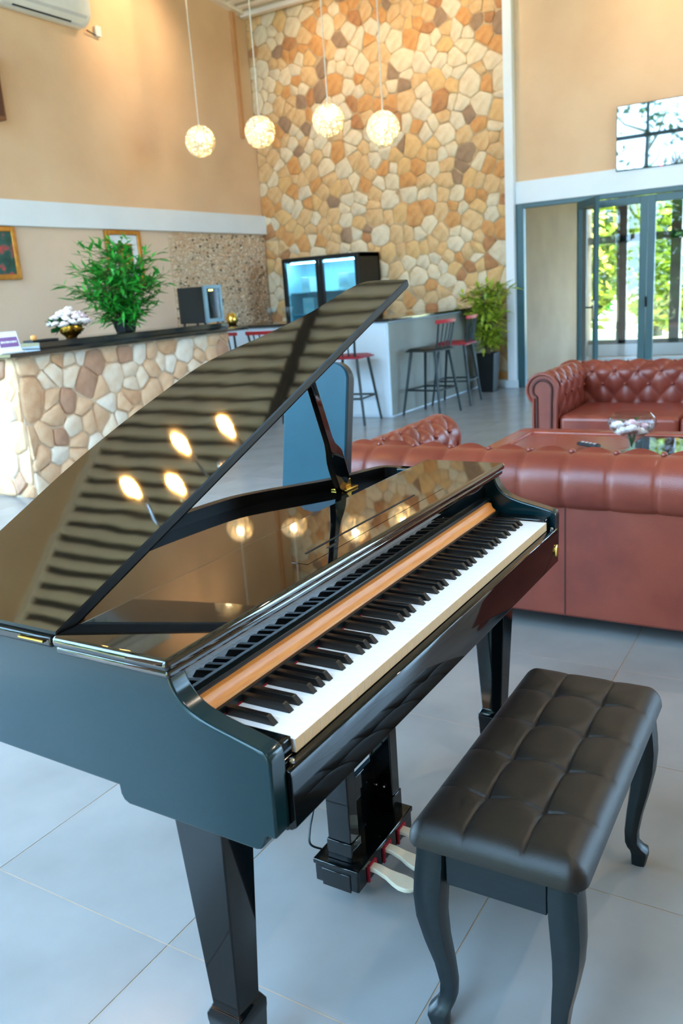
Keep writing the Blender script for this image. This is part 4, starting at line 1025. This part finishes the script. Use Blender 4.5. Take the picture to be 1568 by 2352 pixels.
# wine glasses upside down and small pots on the panel bar
gm = glass_mat('wine_glass', (235, 244, 248), 1.5)
wg = MB().lathe([(0.034, 0.0), (0.033, 0.004), (0.005, 0.010), (0.005, 0.075), (0.03, 0.10), (0.042, 0.135), (0.036, 0.18)], (0, 0, 0), 16, caps=False).mesh('wine_glass', gm, smooth=70)
for k, (x, y, w_) in enumerate([(7.62, 5.42, 'leftmost'), (7.55, 5.30, 'second from left'), (7.64, 5.19, 'third from left'), (7.54, 5.06, 'rightmost')]):
    o = bpy.data.objects.new('wine_glass', wg); COL.objects.link(o); o.location = (x, y, 1.0755)
    tag(o, w_ + ' of the wine glasses clustered beside the fridge on the bar', 'glass', 'wine glasses on the panel bar')
for k, (x, y, m_, lab) in enumerate([(7.60, 6.25, M['rail'], 'wicker-coloured jar beside the drinks cooler'), (7.68, 6.05, M['brass'], 'short brass jar on the panel bar')]):
    o = MB().lathe([(0.05, 0), (0.07, 0.03), (0.075, 0.09), (0.05, 0.13), (0.045, 0.145), (0.035, 0.145)], (0, 0, 0), 18).build('jar', m_, loc=(x, y, 1.0755), smooth=60); tag(o, lab, 'jar')

# ------------------------------------------------------------------ bar stools
def stool(label, loc, rz, seatm, railm):
    t = thing('bar_stool', label, 'stool', loc, rz, 'bar stools')
    # faces +x, backrest at -x
    def seat(u, v):
        x, y = (u-0.5)*0.40, (v-0.5)*0.42; r = max(abs(u-0.5), abs(v-0.5))*2
        return (x*(1-0.05*(2*v-1)**2), y*(1-0.05*(2*u-1)**2), 0.735 - 0.030*max(0, (r-0.72)/0.28)**2 - 0.012*(1-min(1, r*1.2)))
    s = MB().grid(seat, 16, 16)
    s.prism([(-0.195, -0.205), (0.195, -0.205), (0.195, 0.205), (-0.195, 0.205)], 2, 0.695, 0.708)
    s.build('seat', seatm, t, smooth=60)
    for sx in (-1, 1):
        for sy in (-1, 1):
            MB().tube([(sx*0.15, sy*0.15, 0.70), (sx*0.235, sy*0.235, 0.0)], [0.018, 0.014], 8).build('leg', M['steel_dark'], t, smooth=50)
    f = 0.20
    for (a, b_) in (((-f, -f), (f, -f)), ((f, -f), (f, f)), ((f, f), (-f, f)), ((-f, f), (-f, -f))):
        MB().tube([(a[0], a[1], 0.28), (b_[0], b_[1], 0.28)], 0.011, 6).build('footrest', M['steel_dark'], t, smooth=50)
    rail = [(-0.20+0.03*(2*k/8-1)**2*1.0, -0.20+0.40*k/8, 1.005) for k in range(9)]
    rr = MB(); rings = [[(p[0]-0.035-0.012, p[1], p[2]-0.018), (p[0]-0.035+0.012, p[1], p[2]-0.018), (p[0]-0.04+0.012, p[1], p[2]+0.022), (p[0]-0.04-0.012, p[1], p[2]+0.022)] for p in rail]
    rr.loft(rings).build('back_rail', railm, t, bevel=0.004, smooth=50)
    for k in range(5):
        y = -0.15+0.30*k/4
        MB().tube([(-0.165, y*0.92, 0.70), (-0.232+0.03*(y/0.2)**2, y*1.1, 0.99)], 0.008 if 0 < k < 4 else 0.013, 6).build('spindle', M['steel_dark'], t, smooth=50)
    return t
s0 = stool('black-seated bar stool at the end of the panel bar', (7.62, 3.30, 0), R(84), M['steel_dark'], M['red_rail'])
stool('red-seated bar stool nearest the stone wall, behind the black-seated one', (8.42, 3.34, 0), R(96), M['red_seat'], M['red_rail'])
stool('red-seated bar stool seen under the raised lid in front of the pale panel', (6.93, 3.93, 0), R(6), M['red_seat'], M['red_rail'])
stool('red-railed bar stool with its back just above the lid edge', (6.96, 4.95, 0), R(0), M['red_seat'], M['red_rail'])
stool('red-railed bar stool half hidden by the end of the stone bar', (6.96, 5.46, 0), R(-3), M['red_seat'], M['red_rail'])

# ------------------------------------------------------------------ woven globe pendants
def pendant(label, loc, rad, seed):
    rnd = random.Random(seed); t = thing('pendant_lamp', label, 'lamp', loc, 0, 'woven globe pendants')
    s = MB()
    for k in range(46):
        d = Vector((rnd.gauss(0, 1), rnd.gauss(0, 1), rnd.gauss(0, 1))).normalized(); e = Vector((rnd.gauss(0, 1), rnd.gauss(0, 1), rnd.gauss(0, 1)))
        off = rnd.uniform(-0.55, 0.55); nn = d.cross(e - d*e.dot(d)).normalized()
        s.ring(nn*off*rad, rad*math.sqrt(1-off*off), 0.0045, d, e, 26, 4)
    s.build('woven_shade', M['shade'], t, smooth=60)
    MB().sphere((0, 0, 0.045), 0.042, 14, 10, (1, 1, 1.2)).build('bulb', M['bulb'], t, smooth=80)
    MB().lathe([(0.022, 0.09), (0.024, 0.15), (0.012, rad), (0.006, rad+0.02)], (0, 0, 0), 14).build('lamp_holder', M['white_plastic'], t, smooth=50)
    MB().tube([(0, 0, rad), (0, 0, roof(loc[0])-loc[2]-0.03)], 0.007, 6).build('cord', M['cord'], t, smooth=60)
    MB().lathe([(0.05, roof(loc[0])-loc[2]-0.055), (0.05, roof(loc[0])-loc[2]-0.025)], (0, 0, 0), 16).build('ceiling_rose', M['white_plastic'], t)
    return t
for k, (x, y, z, lab) in enumerate([(7.4, 6.037, 3.197, 'leftmost woven globe pendant lamp, in front of the tan wall'), (7.4, 5.176, 3.176, 'second woven globe pendant from the left, at the wall corner'),
                                    (7.4, 4.276, 3.157, 'third woven globe pendant from the left, the highest of the row'), (7.4, 3.626, 2.984, 'rightmost woven globe pendant lamp, in front of the stone wall')]):
    pendant(lab, (x, y, z), 0.168 if k else 0.172, 60+k)

# ------------------------------------------------------------------ chandelier of curved arms (seen in the lid)
CHX, CHY, CHZ = 1.86, 2.55, 3.05
ch = thing('chandelier', 'chrome chandelier with curved arms and lit amber bulbs mirrored in the piano lid', 'chandelier', (CHX, CHY, CHZ))
MB().tube([(0, 0, 0.30), (0, 0, roof(CHX)-CHZ-0.03)], 0.010, 8).build('stem', M['chrome'], ch, smooth=60)
MB().sphere((0, 0, 0.27), 0.045, 16, 10).build('hub', M['chrome'], ch, smooth=80)
bulbs = [(1.91, 2.36), (1.78, 2.63), (1.50, 2.52), (1.45, 2.83)]
for k, (bx, by) in enumerate(bulbs):
    x, y, z = bx-CHX, by-CHY, -0.05
    l = math.hypot(x, y); ux, uy = x/l, y/l
    arm = spline([(0, 0, 0.27), (ux*l*0.5, uy*l*0.5, 0.50+0.08*(k % 2)), (x*1.05, y*1.05, 0.36), (x, y, z+0.16)], 7)
    MB().tube(arm, 0.009, 7).build('arm', M['chrome'], ch, smooth=60)
    MB().lathe([(0.02, z+0.08), (0.022, z+0.16), (0.01, z+0.175)], (x, y, 0), 12).build('bulb_holder', M['chrome'], ch, smooth=50)
    MB().lathe([(0.004, z-0.075), (0.02, z-0.065), (0.036, z-0.02), (0.035, z+0.015), (0.02, z+0.06), (0.018, z+0.08)], (x, y, 0), 16).build('bulb', M['edison'], ch, smooth=70)
# unlit curling rods between the arms
for k in range(5):
    a = 2.0+k*0.45
    MB().tube(spline([(0, 0, 0.27), (0.16*math.cos(a), 0.16*math.sin(a), 0.42+0.03*k), (0.34*math.cos(a+0.2), 0.34*math.sin(a+0.2), 0.30-0.06*k)], 6), 0.010, 6).build('rod', M['chrome'], ch, smooth=60)

# ------------------------------------------------------------------ ceiling spotlights (the warm light of the upper room)
def downlight(label, loc, target, energy, ang=75, col=(1.0, 0.74, 0.46)):
    t = thing('ceiling_spotlight', label, 'spotlight', loc, 0, 'warm ceiling spotlights')
    d = (Vector(target)-Vector(loc)).normalized(); qd = d.to_track_quat('-Z', 'Y')
    c = MB().lathe([(0.055, -0.02), (0.06, 0.0), (0.06, 0.13), (0.02, 0.15)], (0, 0, 0), 18, caps=False).build('can', M['white_plastic'], t, smooth=40); c.rotation_euler = qd.to_euler()
    MB().tube([(0, 0, 0.0), (0, 0, roof(loc[0])-loc[2]-0.03)], 0.012, 8).build('mount', M['white_plastic'], t)
    add_light('spotlight_beam', 'SPOT', Vector(loc)+d*0.03, energy, col, target, spot_size=R(ang), spot_blend=1.0, shadow_soft_size=0.05).parent = None
downlight('warm ceiling spotlight aimed at the tan wall beside the air conditioner', (7.3, 5.7, 5.30), (7.45, 7.02, 4.55), 70, 80)
downlight('warm ceiling spotlight above the stone wall corner', (8.4, 5.6, 5.15), (9.9, 5.4, 4.0), 40, 110)
downlight('warm ceiling spotlight above the door side of the stone wall', (8.4, 4.0, 5.15), (9.9, 3.8, 4.0), 40, 110)
downlight('warm ceiling spotlight over the wall screen', (8.2, 1.2, 5.15), (9.9, 0.8, 4.2), 70, 110)
downlight('warm ceiling spotlight over the sofas', (4.2, -1.6, 5.0), (3.4, -0.6, 0.0), 120, 110, (1.0, 0.82, 0.62))
downlight('warm ceiling spotlight over the piano bench', (0.6, -2.6, 5.0), (0.9, -0.8, 0.0), 80, 110, (1.0, 0.86, 0.70))
